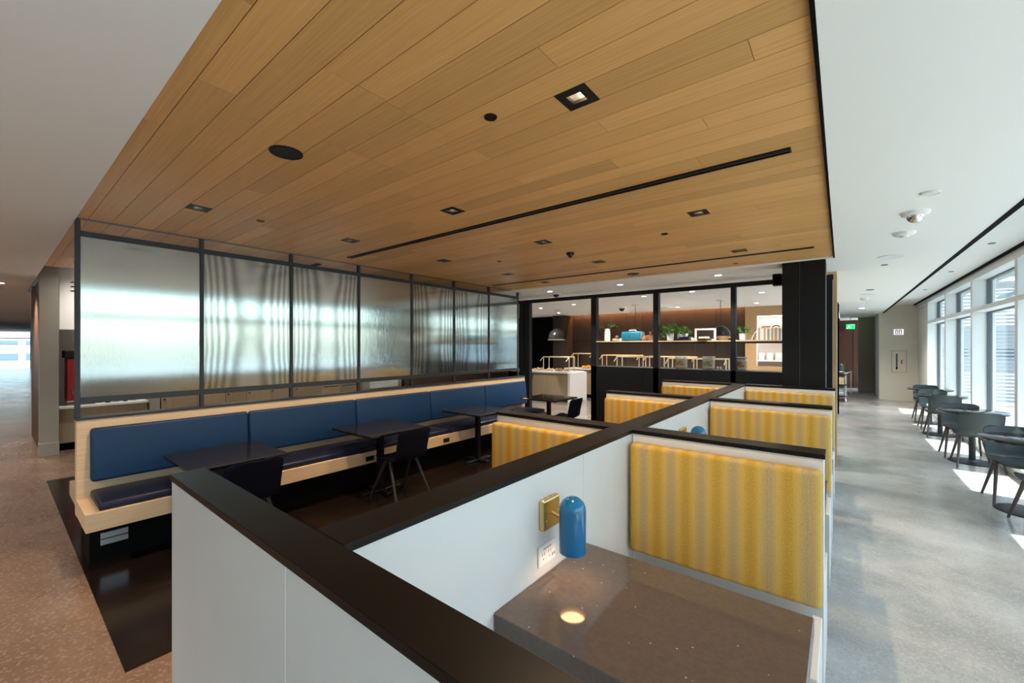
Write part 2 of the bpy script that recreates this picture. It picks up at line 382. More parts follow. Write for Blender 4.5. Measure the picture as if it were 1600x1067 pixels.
def piece(name, mat, parent, x0, x1, y0, y1, z0, z1):
    o = bpy.data.objects.new(name, unit(mat)); C.objects.link(o); o.parent = parent
    off = wloc(parent)
    o.location = Vector(((x0 + x1) / 2, (y0 + y1) / 2, (z0 + z1) / 2)) - off; o.scale = (x1 - x0, y1 - y0, z1 - z0)
    return o
def cushion(x0, x1, y0, y1, z0, z1, r=.02): return bx(x0, x1, y0, y1, z0, z1, bev=r, seg=3)

# ================================================================== SETTING
CZ = 2.70      # white ceiling
WZ = 2.72      # timber ceiling
struct('floor', bx(-1.03, 2.0, -6, 22.5, -.1, 0), 'concrete')
struct('floor_buffet', bx(-12, -1.03, 7.05, 22.5, -.1, 0), 'buffet_terrazzo')
fb = bx(-48, -1.03, -6, .43, -.1, 0); fb.box(-2.88, -1.03, .43, 7.05, -.1, 0); fb.box(-12, -7.72, .43, 7.05, -.1, 0)
struct('floor_lounge', fb, 'warm_terrazzo')
struct('floor_inlay', bx(-7.72, -2.88, .43, 7.05, -.1, .002), 'dark_floor')

# plain white ceilings
struct('ceiling', bx(-.065, 1.0, -6, 22.5, CZ, CZ + .1), 'ceiling_white')
struct('ceiling_hall', bx(-48, -.065, -6, .425, CZ, CZ + .1), 'ceiling_white')
struct('ceiling_buffet', B().box(-12, -.065, 6.10, 12.40, CZ, CZ + .1).box(-12, -.065, 12.40, 13.2, 2.92, 3.0).box(-12, -.065, 12.395, 12.40, CZ, 2.95), 'ceiling_white')
struct('ceiling_window_side', bx(1.03, 2.02, -6, 22.5, 2.93, 3.0), 'ceiling_white')
struct('ceiling_service', bx(-12, -8.13, .425, 6.1, 3.1, 3.16), 'ceiling_white')
struct('trim_1', bx(-.0765, -.063, .43, 6.10, WZ - .022, WZ + .1), 'matte_black')       # shadow gap beside the timber
struct('trim_2', bx(.985, 1.03, -6, 17.4, CZ - .004, 2.96), 'matte_black')             # dark slot at the ceiling step
struct('trim_3', bx(1.70, 1.74, -6, 17.4, 2.905, 2.94), 'matte_black')                 # shade pocket above the windows
struct('leak_stop_slab', bx(-48.3, 2.02, -6.2, 22.7, 3.2, 3.3), 'matte_black')  # unseen slab added over everything to stop light leaks

# timber ceiling: every board is a piece; the boards are cut round the downlights
woodc = struct('ceiling_timber', bx(-8.13, -.085, .425, 6.10, WZ + .016, WZ + .06), 'matte_black')
PITCH = .1375; X0, X1 = -8.13, -.0775
DL = [(-.87, 7), (-3.81, 3), (-2.35, 12), (-.88, 21), (-3.81, 12), (-2.35, 21), (-.88, 33), (-3.81, 21), (-2.36, 30), (-3.81, 30), (-3.81, 37)]
joints = {2: [-1.52], 3: [-1.515], 4: [-1.525, -2.06], 5: [-2.06, -1.53, -.83], 6: [-1.53, -2.06], 7: [-2.05, -.80], 8: [-1.53, -.25]}
row = -1; y = .43
while y < 6.095:
    y1 = .5 if row < 0 else min(.5 + PITCH * (row + 1), 6.10)
    js = list(joints.get(row, []))
    if row > 8 or row < 2:
        base = -.5 - ((row * 37) % 11) * .13
        x = base
        while x > X0 + .5:
            if random.random() < .8: js.append(x)
            x -= 1.1 + .37 * ((row * 13 + int(x * 10)) % 3)
    else:
        x = -3.1 - .29 * (row % 4)
        while x > X0 + .5: js.append(x); x -= 1.6
    cuts = sorted([X0] + js + [X1]); spans = list(zip(cuts, cuts[1:]))
    holes = [(dx - .0695, dx + .0695) for dx, r in DL if r == row]
    for hx0, hx1 in holes:
        ns = []
        for a, b in spans:
            if hx1 <= a or hx0 >= b: ns.append((a, b))
            else:
                if hx0 > a: ns.append((a, hx0))
                if hx1 < b: ns.append((hx1, b))
        spans = ns
    for a, b in spans:
        if b - a > .01: piece('board', 'oak_ceiling', woodc, a + .0012, b - .0012, y + .0016, y1 - .0016, WZ, WZ + .016)
    y = y1; row += 1
struct('trim_4', bx(-4.90, -4.86, .43, 6.3, WZ - .006, WZ + .002), 'grey_steel')         # steel channel the glass screen hangs from

# walls
struct('wall_back', bx(-48, 2.0, -6.1, -6, 0, 3.2), 'wall_white')
# end wall on the window side
we = struct('wall_end', bx(.92, 1.80, 17.4, 17.6, 0, 3.0), 'beige_wall')
struct('baseboard_end', bx(.92, 1.80, 17.385, 17.4, 0, .16), 'beige_wall')
struct('wall_return', bx(1.80, 2.02, 15.25, 17.6, 0, 3.0), 'beige_wall')
struct('wall_corridor_right', bx(.92, 1.0, 17.6, 20, 0, 2.8), 'shaded_corridor_wall')
struct('wall_corridor', bx(.46, .92, 19.65, 19.8, 0, 2.8), 'shaded_corridor_wall')
struct('baseboard_corridor', bx(.46, .92, 19.635, 19.65, 0, .16), 'shaded_corridor_wall')
struct('wall_corridor_end', bx(-1.5, .6, 21.5, 21.6, 0, 2.8), 'walnut')
d1 = thing('door_1', 'brown timber door at the end of the corridor under the exit sign', 'door', (0, 21.49, 0)); d1['kind'] = 'structure'; del d1['category']; del d1['label']
obj('leaf', bx(-.62, .36, 21.44, 21.49, .01, 2.22, bev=.004), 'walnut', d1)
fr = B().box(.36, .43, 21.42, 21.5, 0, 2.3).box(-.69, -.62, 21.42, 21.5, 0, 2.3).box(-.62, .36, 21.42, 21.5, 2.22, 2.3); obj('frame', fr, 'walnut', d1)
obj('handle', B().cyl((.25, 21.40, 1.02), (.13, 21.40, 1.02), .011).cyl((.25, 21.44, 1.02), (.25, 21.40, 1.02), .011), 'dark_steel', d1)

# timber clad wall behind the screen, running away from the column; and the buffet back wall
struct('wall_buffet_side', bx(-.16, -.055, 7.25, 8.1, 0, CZ), 'oak_wall')
struct('wall_buffet_back', bx(-12, -.055, 13.0, 13.1, 0, CZ), 'matte_black')
bw = struct('wall_panelled', bx(-7.3, -2.0, 12.56, 12.7, 0, 2.92), 'matte_black')
xs = [-7.3] + [-6.94 + .525 * k for k in range(10)] + [-2.0]
xs = sorted(set(x for x in xs if x <= -2.0))
for a, b in zip(xs, xs[1:]):
    for z0, z1 in ((0.0, 1.83), (1.84, 2.90)):
        piece('panel', 'brown_panel', bw, a + .004, b - .004, 12.54, 12.565, z0, z1)
struct('wall_panelled_pier', bx(-7.75, -7.3, 12.0, 12.7, 0, 2.92), 'brown_panel')
struct('void_dark_sheet', bx(-12, -7.75, 12.3, 12.4, 0, CZ), 'matte_black')  # black sheet standing in for the darkness of an open void
# timber wall with lit niche
nw = struct('wall_niche', B().box(-2.0, -1.74, 12.4, 12.7, 0, CZ).box(-1.74, -.16, 12.4, 12.7, 2.46, CZ).box(-1.74, -.16, 12.4, 12.7, 0, 1.15), 'oak_wall')
obj('niche_back', bx(-1.74, -.16, 12.64, 12.69, 1.15, 2.46), 'pink_wall', nw)
obj('niche_lining', B().box(-1.74, -1.72, 12.395, 12.64, 1.15, 2.46).box(-1.72, -.16, 12.395, 12.64, 2.44, 2.46), 'white_plastic', nw)
obj('niche_shelf', bx(-1.72, -.16, 12.42, 12.64, 1.27, 1.31, bev=.004), 'white_plastic', nw)
# service side: back wall and left side walls
struct('wall_service', bx(-10.5, -10.4, .66, 13.1, 0, 3.12), 'wall_white')
struct('wall_hall', bx(-12, -9.5, .48, .66, 0, 2.72), 'walnut')
pl = struct('pillar', bx(-9.62, -9.44, .455, .655, 0, 3.1), 'pillar_stone')
obj('base', bx(-9.63, -9.43, .45, .66, 0, .2, bev=.003), 'pillar_stone', pl)
struct('wall_hall_far', bx(-48, -12.0, 2.0, 2.1, 0, CZ), 'walnut')
struct('wall_hall_jog', bx(-12.1, -12.0, .48, 2.1, 0, 3.1), 'wall_white')
struct('wall_hall_pier', bx(-33.4, -33.0, 1.56, 2.0, 0, CZ), 'walnut')
struct('ceiling_hall_far', bx(-48, -12, .425, 2.0, CZ, CZ + .1), 'ceiling_white')
struct('floor_hall_far', bx(-48, -12, .43, 2.0, -.1, -.0005), 'warm_terrazzo')

# window walls -------------------------------------------------------
GX = 1.94; IX = 1.75
mull = [15.25 - 2.35 * k for k in range(10)]
struct('wall_window_side', bx(IX, 2.02, -6, mull[-1] - .055, 0, 2.93), 'wall_white')
struct('window_sill', bx(1.73, 2.02, mull[-1] - .055, 15.25, 0, .15, bev=.004), 'frame_white')
struct('window_head', bx(IX, 2.02, mull[-1] - .055, 17.4, 2.80, 2.93), 'frame_white')
for i in range(9):
    a, b = mull[i + 1], mull[i]
    wroot = bpy.data.objects.new('window_%d' % (i + 1), None); C.objects.link(wroot); wroot.location = (IX, a, .15); wroot['kind'] = 'structure'
    obj('mullion', bx(IX, 2.02, a - .055, a + .055, .15, 2.80, bev=.003), 'frame_white', wroot)
    obj('transom', bx(IX, 2.0, a + .055, b - .055, 2.25, 2.32, bev=.003), 'frame_white', wroot)
    for z0, z1 in ((.15, 2.25), (2.32, 2.80)):
        y0, y1 = a + .055, b - .055; g = .022
        f = B().box(GX - .02, GX + .04, y0, y0 + g, z0, z1).box(GX - .02, GX + .04, y1 - g, y1, z0, z1).box(GX - .02, GX + .04, y0 + g, y1 - g, z0, z0 + g).box(GX - .02, GX + .04, y0 + g, y1 - g, z1 - g, z1)
        obj('frame', f, 'gasket', wroot)
        obj('pane', bx(GX, GX + .012, y0 + g, y1 - g, z0 + g, z1 - g), 'clear_glass', wroot)
struct('mullion_end', bx(IX, 2.02, 15.195, 15.3, .15, 2.8), 'frame_white')
hw = bpy.data.objects.new('window_10', None); C.objects.link(hw); hw.location = (-48, -2, 0); hw['kind'] = 'structure'
for yy in (-6, -3.4, -.8, 1.9): obj('mullion', bx(-48.05, -47.95, yy - .04, yy + .04, 0, CZ), 'grey_steel', hw)
obj('transom', bx(-48.04, -47.96, -6, 1.9, 2.2, 2.26), 'grey_steel', hw)
for a, b in ((-5.96, -3.44), (-3.36, -.84), (-.76, 1.86)): obj('pane', bx(-48.01, -48.0, a, b, .02, 2.66), 'clear_glass', hw)

# ================================================================== OUTSIDE
struct('ground_outside', bx(2.02, 160, -60, 160, -4.1, -4), 'exterior_ground')
struct('ground_apron', bx(-260, -48.1, -120, 120, -4.1, -4), 'exterior_ground')
tt = struct('roof_terrace', bx(2.02, 9, -10, 40, -.3, -.02), 'roof_membrane')
obj('kerb', bx(8.7, 9.0, -10, 40, -.02, .35), 'exterior_white', tt)
obj('gutter', bx(2.5, 2.8, -10, 40, -.02, -.005), 'exterior_grey', tt)
can = thing('added_sun_blocker', 'unseen panels added outside to cut the sun into floor patches', 'added_sun_blocker', (2.05, 5, 2.95))  # unseen blockers added to shape the sun patches on the floor
for k in range(-6, 3):
    piece('shade_panel', 'exterior_white', can, 2.42, 3.3, 8.2 + 2.35 * k, 9.35 + 2.35 * k, 2.95, 3.0)
obj('rail', B().box(3.3, 3.35, -7, 17, 2.93, 3.02), 'exterior_grey', can)
obj('blocker_strip', bx(2.03, 2.42, -7, 17, 2.95, 3.05), 'exterior_white', can)  # added strip that sets the inner edge of the sunlight
def building(name, label, loc, x0, x1, y0, y1, z0, z1, face, bands, step, wid):
    t = thing(name, label, 'building', loc)
    obj('wall', bx(x0, x1, y0, y1, z0, z1), 'exterior_white', t)
    obj('parapet', bx(x0 - .2, x1 + .2, y0 - .2, y1 + .2, z1, z1 + .5), 'exterior_grey', t)
    for zb, zt in bands:
        if face == 'y':
            x = x0 + .6
            while x + wid < x1: piece('window', 'exterior_window', t, x, x + wid, y0 - .08, y0 + .05, zb, zt); x += step
        else:
            y = y0 + .6
            while y + wid < y1: piece('window', 'exterior_window', t, x1 - .05, x1 + .08, y, y + wid, zb, zt); y += step
    return t
building('terminal_wing', 'long pale terminal wing with bands of windows outside the lounge windows', (30, 62, -4), 3.0, 60, 60, 72, -4, 3.0, 'y', [(.4, 1.35), (-1.8, -.8), (-3.4, -2.6)], 3.2, 2.9)
building('terminal_block', 'far white terminal block with window rows beyond the hall end window', (-110, 0, -4), -125, -105, -60, 60, -4, 4.5, 'x', [(1.9, 2.5), (-.6, .4), (-3.0, -2.2)], 4.2, 3.4)
lv = thing('louvre_screen', 'white horizontal louvre screen outside the farthest window bay', 'louvre', (3.0, 17.9, -.02))
for k in range(34): piece('slat', 'exterior_white', lv, 2.15, 4.2, 17.6, 17.72, .1 + k * .1, .1 + k * .1 + .055)
obj('post', B().box(2.1, 2.15, 17.6, 17.75, -.02, 3.5).box(4.2, 4.25, 17.6, 17.75, -.02, 3.5), 'exterior_grey', lv)
for nm, lb, cx, cy, s in (('service_truck', 'white box truck parked outside in front of the terminal wing', 11.5, 44, 1.0), ('baggage_cart', 'pale covered baggage cart standing outside beyond the terrace', 9.5, 36, .7)):
    t = thing(nm, lb, 'vehicle', (cx, cy, -4))
    obj('body', bx(cx - 1.3 * s, cx + 1.3 * s, cy - 2.2 * s, cy + 2 * s, -3.4, -3.4 + 2.6 * s, bev=.08), 'exterior_white', t)
    obj('cab', bx(cx - 1.2 * s, cx + 1.2 * s, cy + 2 * s, cy + 3.2 * s, -3.4, -3.4 + 1.8 * s, bev=.2), 'exterior_grey', t)
    for sx in (-1, 1):
        for sy in (-1.4, 2.4): obj('wheel', B().cyl((cx + sx * 1.0 * s, cy + sy * s, -3.6), (cx + sx * 1.25 * s, cy + sy * s, -3.6), .4, n=14), 'matte_black', t)

# ================================================================== BOOTHS
# low partitions with dark caps
def partition(name, label, x0, x1, y0, y1, splits, axis, loc, capsplits=()):
    t = thing(name, label, 'partition', loc)
    if axis == 'x':
        cs = [x0] + list(splits) + [x1]
        for a, b in zip(cs, cs[1:]): obj('panel', bx(a + .0015, b - .0015, y0, y1, .0, 1.168, bev=.0012), 'pale_panel', t)
        obj('joint_bead', B().box(x0 + .004, x1 - .004, y0 + .003, y1 - .003, .01, 1.166), 'panel_edge', t)
        obj('cap', bx(x0 - .006, x1 + .004, y0 - .006, y1 + .006, 1.168, 1.19, bev=.0012), 'black_cap', t)
    else:
        cs = [y0] + list(splits) + [y1]
        for a, b in zip(cs, cs[1:]): obj('panel', bx(x0, x1, a + .0015, b - .0015, .0, 1.168, bev=.0012), 'pale_panel', t)
        obj('joint_bead', B().box(x0 + .003, x1 - .003, y0 + .004, y1 - .004, .01, 1.166), 'panel_edge', t)
        cs = [y0] + list(capsplits) + [y1]
        for a, b in zip(cs, cs[1:]): obj('cap', bx(x0 - .006, x1 + .006, a + .0006, b - .0006, 1.168, 1.19, bev=.0012), 'black_cap', t)
    return t
partition('booth_partition', 'pale grey end partition with wide black cap nearest in the foreground', -2.0, -.062, .43, .533, (-1.02,), 'x', (-1, .495, 0))
partition('booth_partition', 'long white spine partition with black cap dividing the two rows of booths', -1.09, -.96, .540, 6.0, (1.75, 2.95, 4.15), 'y', (-1.025, 3.2, 0), (2.40, 4.22))
DIV = [(2.335, 2.455), (4.155, 4.275), (5.945, 6.065)]
nm = ['nearest', 'middle', 'farthest']
for k, (a, b) in enumerate(DIV):
    partition('booth_divider', '%s black-capped divider between the window-side booths' % nm[k], -.958, -.062, a, b, (), 'x', (-.5, (a + b) / 2, 0))
    partition('booth_divider', '%s black-capped divider between the bench-side booths' % nm[k], -2.0, -1.092, a, b, (), 'x', (-1.55, (a + b) / 2, 0))
def booth_bench(x0, x1, yb, d, label):
    """upholstered bench with its back against y=yb; d=-1 faces the camera, +1 faces away"""
    t = thing('booth_bench', label, 'bench', ((x0 + x1) / 2, yb + d * .25, 0), 'striped booth benches')
    def Y(a, b): return sorted((yb + d * a, yb + d * b))
    y0, y1 = Y(.002, .085); obj('back_cushion', cushion(x0 + .012, x1 - .004, y0, y1, .52, 1.125, .022), 'stripe_fabric', t, True, 60)
    y0, y1 = Y(.09, .50); obj('seat_cushion', cushion(x0 + .012, x1 - .042, y0, y1, .36, .47, .03), 'stripe_fabric', t, True, 60)
    y0, y1 = Y(.002, .46); obj('base', bx(x0 + .004, x1 - .04, y0, y1, .10, .36, bev=.003), 'pale_panel', t)
    y0, y1 = Y(.09, .52); obj('end_panel', bx(x1 - .038, x1 - .002, y0, y1, .0, .50, bev=.003), 'pale_panel', t)
    y0, y1 = Y(.02, .40); obj('toe_kick', bx(x0 + .03, x1 - .04, y0, y1, 0, .10), 'matte_black', t)
    return t
for k, (a, b) in enumerate(DIV):
    booth_bench(-.955, -.064, a, -1, '%s mustard striped bench facing us in the window-side booth row' % nm[k])
    booth_bench(-1.998, -1.095, a, -1, '%s mustard striped bench facing us in the bench-side booth row' % nm[k])
    if k < 2: booth_bench(-.955, -.064, b, 1, '%s mustard striped bench facing away, behind a window-side divider' % nm[k])
for k, yc in enumerate((1.437, 3.29, 5.11)):
    t = thing('booth_table', ['speckled grey stone booth table under the lit blue lamp in front', 'grey stone table in the middle window-side booth', 'grey stone table in the farthest window-side booth'][k], 'table', (-.5, yc, 0), 'booth tables')
    obj('top', bx(-.957, -.075, yc - .337, yc + .335, .675, .74, bev=.003), 'grey_quartz', t)
    obj('support_post', bx(-.60, -.52, yc - .04, yc + .04, .02, .675), 'matte_black', t)
    obj('floor_plate', bx(-.80, -.32, yc - .2, yc + .2, 0, .02, bev=.004), 'matte_black', t)

def sconce(yc, label):
    xw = -.9595; sx = -.835
    t = thing('wall_lamp', label, 'wall lamp', (xw, yc, .9), 'blue booth wall lamps')
    obj('wall_plate', bx(xw, xw + .026, yc - .062, yc + .062, .93, 1.055, bev=.008, seg=2), 'brass', t)
    s = B()
    for dy, dz in ((-.04, -.02), (.045, .0)): s.cyl((xw + .026, yc + dy, .99 + dz), (xw + .029, yc + dy, .99 + dz), .004, n=10)
    obj('screw', s, 'brushed_brass', t)
    obj('arm', B().cyl((xw + .02, yc, .995), (sx - .045, yc - .005, .985), .006, n=12), 'brass', t, True, 40)
    z0, z1, r = .865, 1.03, .053
    prof = [(r, z0), (r, z1)] + [(r * math.cos(a), z1 + r * math.sin(a)) for a in [R(q) for q in range(10, 90, 10)]] + [(.0005, z1 + r)]
    sh = obj('shade', B().lathe(prof, (sx, yc - .005, 0), 40), 'blue_enamel', t, True)
    r2 = r - .003
    prof = [(r, z0), (r2, z0), (r2, z1)] + [(r2 * math.cos(a), z1 + r2 * math.sin(a)) for a in [R(q) for q in range(10, 90, 10)]] + [(.0005, z1 + r2)]
    obj('shade_lining', B().lathe(prof, (sx, yc - .005, 0), 40), 'white_inner', sh, True)
    obj('finial', B().cyl((sx, yc - .005, z1 + r - .002), (sx, yc - .005, z1 + r + .003), .004, n=10), 'brass', sh)
    obj('bulb', B().lathe([(.001, .884), (.046, .885), (.0495, .89), (.0495, .91), (.001, .915)], (sx, yc - .005, 0), 32), 'bulb', t, True)
    return t
sconce(1.44, 'blue dome wall lamp on brass plate lighting the nearest stone table')
sconce(3.28, 'blue dome wall lamp showing only its top above the second window-side booth')
ot = thing('power_outlet', 'white power outlet plate on the spine wall below the near blue lamp', 'outlet', (-.9595, 1.435, .82))
obj('plate', bx(-.9595, -.953, 1.372, 1.498, .782, .864, bev=.003), 'white_plastic', ot)
q = B()
for cy in (1.405, 1.45):
    for dy in (-.008, .008): q.box(-.9535, -.9525, cy + dy - .0015, cy + dy + .0015, .822, .834)
    q.cyl((-.9535, cy, .808), (-.9525, cy, .808), .003, n=8)
q.box(-.9535, -.9525, 1.468, 1.474, .80, .812).box(-.9535, -.9525, 1.482, 1.488, .80, .812).box(-.9535, -.9525, 1.405, 1.46, .846, .849)
obj('slots', q, 'gasket', ot)

# ================================================================== BLUE BANQUETTE + WOVEN GLASS SCREEN
bn = thing('banquette', 'long blue vinyl banquette with pale oak frame under the glass screen', 'bench', (-4.6, 3.4, 0))
obj('back_panel', bx(-4.92, -4.82, .43, 6.46, .30, 1.075, bev=.002), 'oak_light', bn)
obj('back_cap', bx(-4.935, -4.81, .425, 6.465, 1.075, 1.095, bev=.002), 'dark_steel', bn)
obj('seat_frame', B().box(-4.82, -4.33, .43, 6.46, .31, .435).box(-4.33, -4.30, .43, 6.46, .31, .445, bev=.002), 'oak_light', bn)
obj('plinth', bx(-4.82, -4.50, .47, 6.42, 0, .31), 'matte_black', bn)
ys = [.50, 1.65, 2.85, 4.05, 5.25, 6.43]
for k, (a, b) in enumerate(zip(ys, ys[1:])):
    c = cushion(-4.82, -4.745, a + .003, b - .003, .575, 1.005, .025)
    for v in c.bm.verts:       # slight recline
        v.co.x += (.79 - v.co.z) * .10 * (1 if v.co.x > -4.78 else .0)
    obj('back_cushion', c, 'blue_vinyl', bn, True, 50)
    obj('seat_cushion', cushion(-4.80, -4.325, a + .003, b - .003, .435, .505, .022), 'navy_vinyl', bn, True, 50)
for yy in (1.55, 2.75, 3.94, 5.15):
    o = obj('socket', bx(-4.301, -4.296, yy - .055, yy + .055, .34, .395, bev=.002), 'black_plastic', bn)
vb = obj('floor_vent', bx(-4.502, -4.49, .53, .69, .13, .225, bev=.002), 'silver', bn); obj('slot', bx(-4.4905, -4.489, .53, .69, .174, .181), 'matte_black', vb)
# seat on the other side of the same back
bk = thing('banquette', 'oak end of the second banquette backing onto the blue one', 'bench', (-5.3, 3.4, 0))
obj('seat_frame', bx(-5.55, -4.94, .45, 6.46, .31, .44, bev=.002), 'oak_light', bk)
obj('plinth', bx(-5.3, -4.94, .50, 6.42, 0, .31), 'matte_black', bk)
obj('seat_cushion', cushion(-5.53, -5.0, .62, 6.4, .44, .51, .022), 'navy_vinyl', bk, True, 50)

gs = thing('glass_screen', 'dark steel framed screen of seven woven glass panels above the blue banquette', 'screen', (-4.88, 3.4, 1.095))
my = [.44 + .838 * k for k in range(8)]
for yy in my: obj('post', bx(-4.90, -4.86, yy - .016, yy + .016, 1.095, WZ - .006, bev=.002), 'dark_steel', gs)
for k in range(7):
    a, b = my[k] + .018, my[k + 1] - .018
    obj('rail', bx(-4.90, -4.86, a - .002, b + .002, 2.575, 2.62, bev=.002), 'dark_steel', gs)
    obj('rail', bx(-4.90, -4.86, a - .002, b + .002, 1.205, 1.255, bev=.002), 'dark_steel', gs)
    obj('glass_panel', bx(-4.888, -4.872, a, b, 1.256, 2.574), 'woven_glass_folded' if k in (1, 2, 4, 5) else 'woven_glass', gs)

# square tables along the banquette
def sq_table(yc, d, label):
    t = thing('dining_table', label, 'table', (-4.17, yc, 0), 'square tables along the banquette')
    obj('top', bx(-4.55, -3.79, yc - d, yc + d, .715, .74, bev=.003), 'black_table', t)
    obj('column', bx(-4.20, -4.14, yc - .03, yc + .03, .03, .715), 'black_steel', t)
    obj('foot', B().box(-4.36, -3.98, yc - .035, yc + .035, .002, .03, bev=.006).box(-4.205, -4.135, yc - .25, yc + .25, .002, .03, bev=.006), 'black_steel', t)
    return t
for yc, d, lb in ((1.275, .355, 'square black table nearest us at the blue banquette'), (2.80, .375, 'second square black table along the blue banquette'),
                  (4.44, .365, 'third square black table along the blue banquette'), (6.32, .375, 'square black table farthest along the blue banquette by the buffet')):
    sq_table(yc, d, lb)

# ------------------------------------------------------------------ shell chairs
def make_chair(label, shell, leg, group):
    t = thing('shell_chair', label, 'chair', (0, 0, 0), group)
    def seat(u, v):
        x = (u - .5) * 2; yy = -.20 + .42 * v
        wd = .205 + .012 * math.sin(v * math.pi)
        if v > .8: wd -= .05 * ((v - .8) / .2) ** 2
        z = .445 + .022 * x * x - .018 * math.sin(min(1, v * 1.2) * math.pi) - (.025 * ((v - .8) / .2) ** 2 if v > .8 else 0)
        return (x * wd, yy, z)
    obj('seat', B().sheet(seat, 10, 10, .012), shell, t, True, 50)
    def back(u, v):
        x = (u - .5) * 2
        wd = .212 - .006 * (1 - v)
        if v > .85: wd -= .05 * (1 - math.sqrt(max(0, 1 - ((v - .85) / .15) ** 2))) 
        if v < .25: yb = -.20 - .055 * math.sin(v / .25 * math.pi / 2); z = .445 + .10 * (1 - math.cos(v / .25 * math.pi / 2))
        else: yb = -.255 - .055 * (v - .25) / .75; z = .545 + .235 * (v - .25) / .75
        return (x * wd, yb + .045 * x * x, z + .004 * (1 - x * x))
    obj('backrest', B().sheet(back, 12, 14, .012), shell, t, True, 50)
    for sx in (-1, 1):
        for sy in (-1, 1):
            obj('leg', B().cyl((sx * .225, sy * .245 - .01, 0), (sx * .165, sy * .035 - .01, .425), .011, .019, n=10), leg, t, True, 50)
    obj('under_frame', B().box(-.175, .175, -.06, .04, .412, .43, bev=.004), leg, t)
    return t
ch = make_chair('grey-green shell chair nearest us, its seat edge at the right border', 'chair_green', 'chair_leg', 'shell chairs at the window tables')
ch.location = (1.50, 5.97, 0)
for x, yy, rz, lb in ((1.47, 6.77, 180, 'grey-green shell chair on the far side of the nearest round window table'),
                      (1.46, 8.50, 0, 'grey-green shell chair with its back to us at the second round window table'),
                      (1.43, 9.12, 180, 'grey-green shell chair on the far side of the second round window table'),
                      (1.45, 10.95, 0, 'grey-green shell chair with its back to us at the third round window table'),
                      (1.47, 11.86, 180, 'grey-green shell chair on the far side of the third round window table'),
                      (1.49, 12.98, 180, 'grey-green shell chair beyond the farthest round window table')):
    dup(ch, (x, yy, 0), R(rz), lb)
ch2 = make_chair('black shell chair tucked in at the nearest square banquette table', 'chair_black', 'dark_steel', 'black shell chairs at the banquette tables')
ch2.location = (-3.86, 1.29, 0); ch2.rotation_euler = (0, 0, R(90))
dup(ch2, (-3.88, 2.86, 0), R(90), 'black shell chair tucked in at the second square banquette table')
dup(ch2, (-3.80, 6.22, 0), R(90), 'black shell chair at the farthest square banquette table')

# round window tables
def rtable(x, yc, label):
    t = thing('round_table', label, 'table', (x, yc, 0), 'round tables along the windows')
    obj('top', B().lathe([(.001, .74), (.36, .74), (.365, .736), (.36, .715), (.345, .708), (.001, .708)], (x, yc, 0), 48), 'black_table', t, True, 40)
    obj('column', B().cyl((x, yc, .02), (x, yc, .71), .036, n=24), 'chair_green', t, True, 40)
    obj('collar', B().cyl((x, yc, .012), (x, yc, .035), .055, .04, n=24), 'chair_green', t, True, 40)
    obj('base', B().lathe([(.001, .014), (.22, .012), (.25, .008), (.25, 0), (.001, 0)], (x, yc, 0), 48), 'black_plastic', t, True, 40)
for x, yc, lb in ((1.49, 6.50, 'black round table nearest us by the windows, cut by the right border'), (1.47, 8.81, 'second black round table from us along the windows'),
                  (1.45, 11.15, 'third black round table from us along the windows'), (1.49, 12.66, 'farthest black round table along the windows')):
    rtable(x, yc, lb)

# ================================================================== COLUMN, BLACK FRAME SCREEN AND ITS SHELF
cl = struct('column', bx(-.575, -.155, 6.12, 6.50, 0, WZ), 'black_steel')
obj('cladding', bx(-.58, -.402, 6.105, 6.51, 0, WZ - .002, bev=.002), 'black_steel', cl); obj('cladding', bx(-.398, -.15, 6.105, 6.51, 0, WZ - .002, bev=.002), 'black_steel', cl)
obj('joint', bx(-.4012, -.3988, 6.106, 6.12, 0, WZ - .01), 'grey_steel', cl)
fs = thing('display_screen', 'open black steel display frame with low solid base and one long oak shelf', 'shelving', (-2.2, 7.1, 0))
for a, b in ((-3.71, -2.70), (-2.70, -1.62), (-1.62, -.60)): obj('base_panel', bx(a + .002, b - .002, 7.06, 7.12, 0, 1.295, bev=.002), 'black_steel', fs)
for x0, x1 in ((-5.42, -5.30), (-5.27, -5.15), (-3.71, -3.60), (-2.53, -2.44), (-1.335, -1.265), (-.165, -.10)):
    obj('post', bx(x0, x1, 7.06, 7.16, 0, 2.58), 'black_steel', fs)
obj('beam', bx(-5.45, -.09, 7.06, 7.13, 2.575, 2.64), 'black_steel', fs)
for a, b in ((-3.60, -2.53), (-2.44, -1.335), (-1.265, -.165)):
    s = obj('shelf', bx(a, b, 7.06, 7.36, 1.745, 1.765), 'oak_light_x', fs); obj('shelf_bracket', bx(a, b, 7.06, 7.10, 1.715, 1.745), 'black_steel', s)
obj('back_counter', bx(-3.71, -.17, 7.12, 7.55, 1.26, 1.29), 'black_steel', fs)
SZ = 1.765
sp = thing('wall_speaker', 'small black speaker bracketed to the left of the black column', 'speaker', (-.6, 6.3, 2.4))
obj('cabinet', bx(-.70, -.60, 6.25, 6.36, 2.45, 2.60, bev=.012, seg=2), 'black_plastic', sp); obj('bracket', B().cyl((-.60, 6.31, 2.52), (-.575, 6.31, 2.54), .012), 'black_steel', sp)
obj('grille', bx(-.69, -.61, 6.246, 6.25, 2.46, 2.59), 'matte_black', sp)

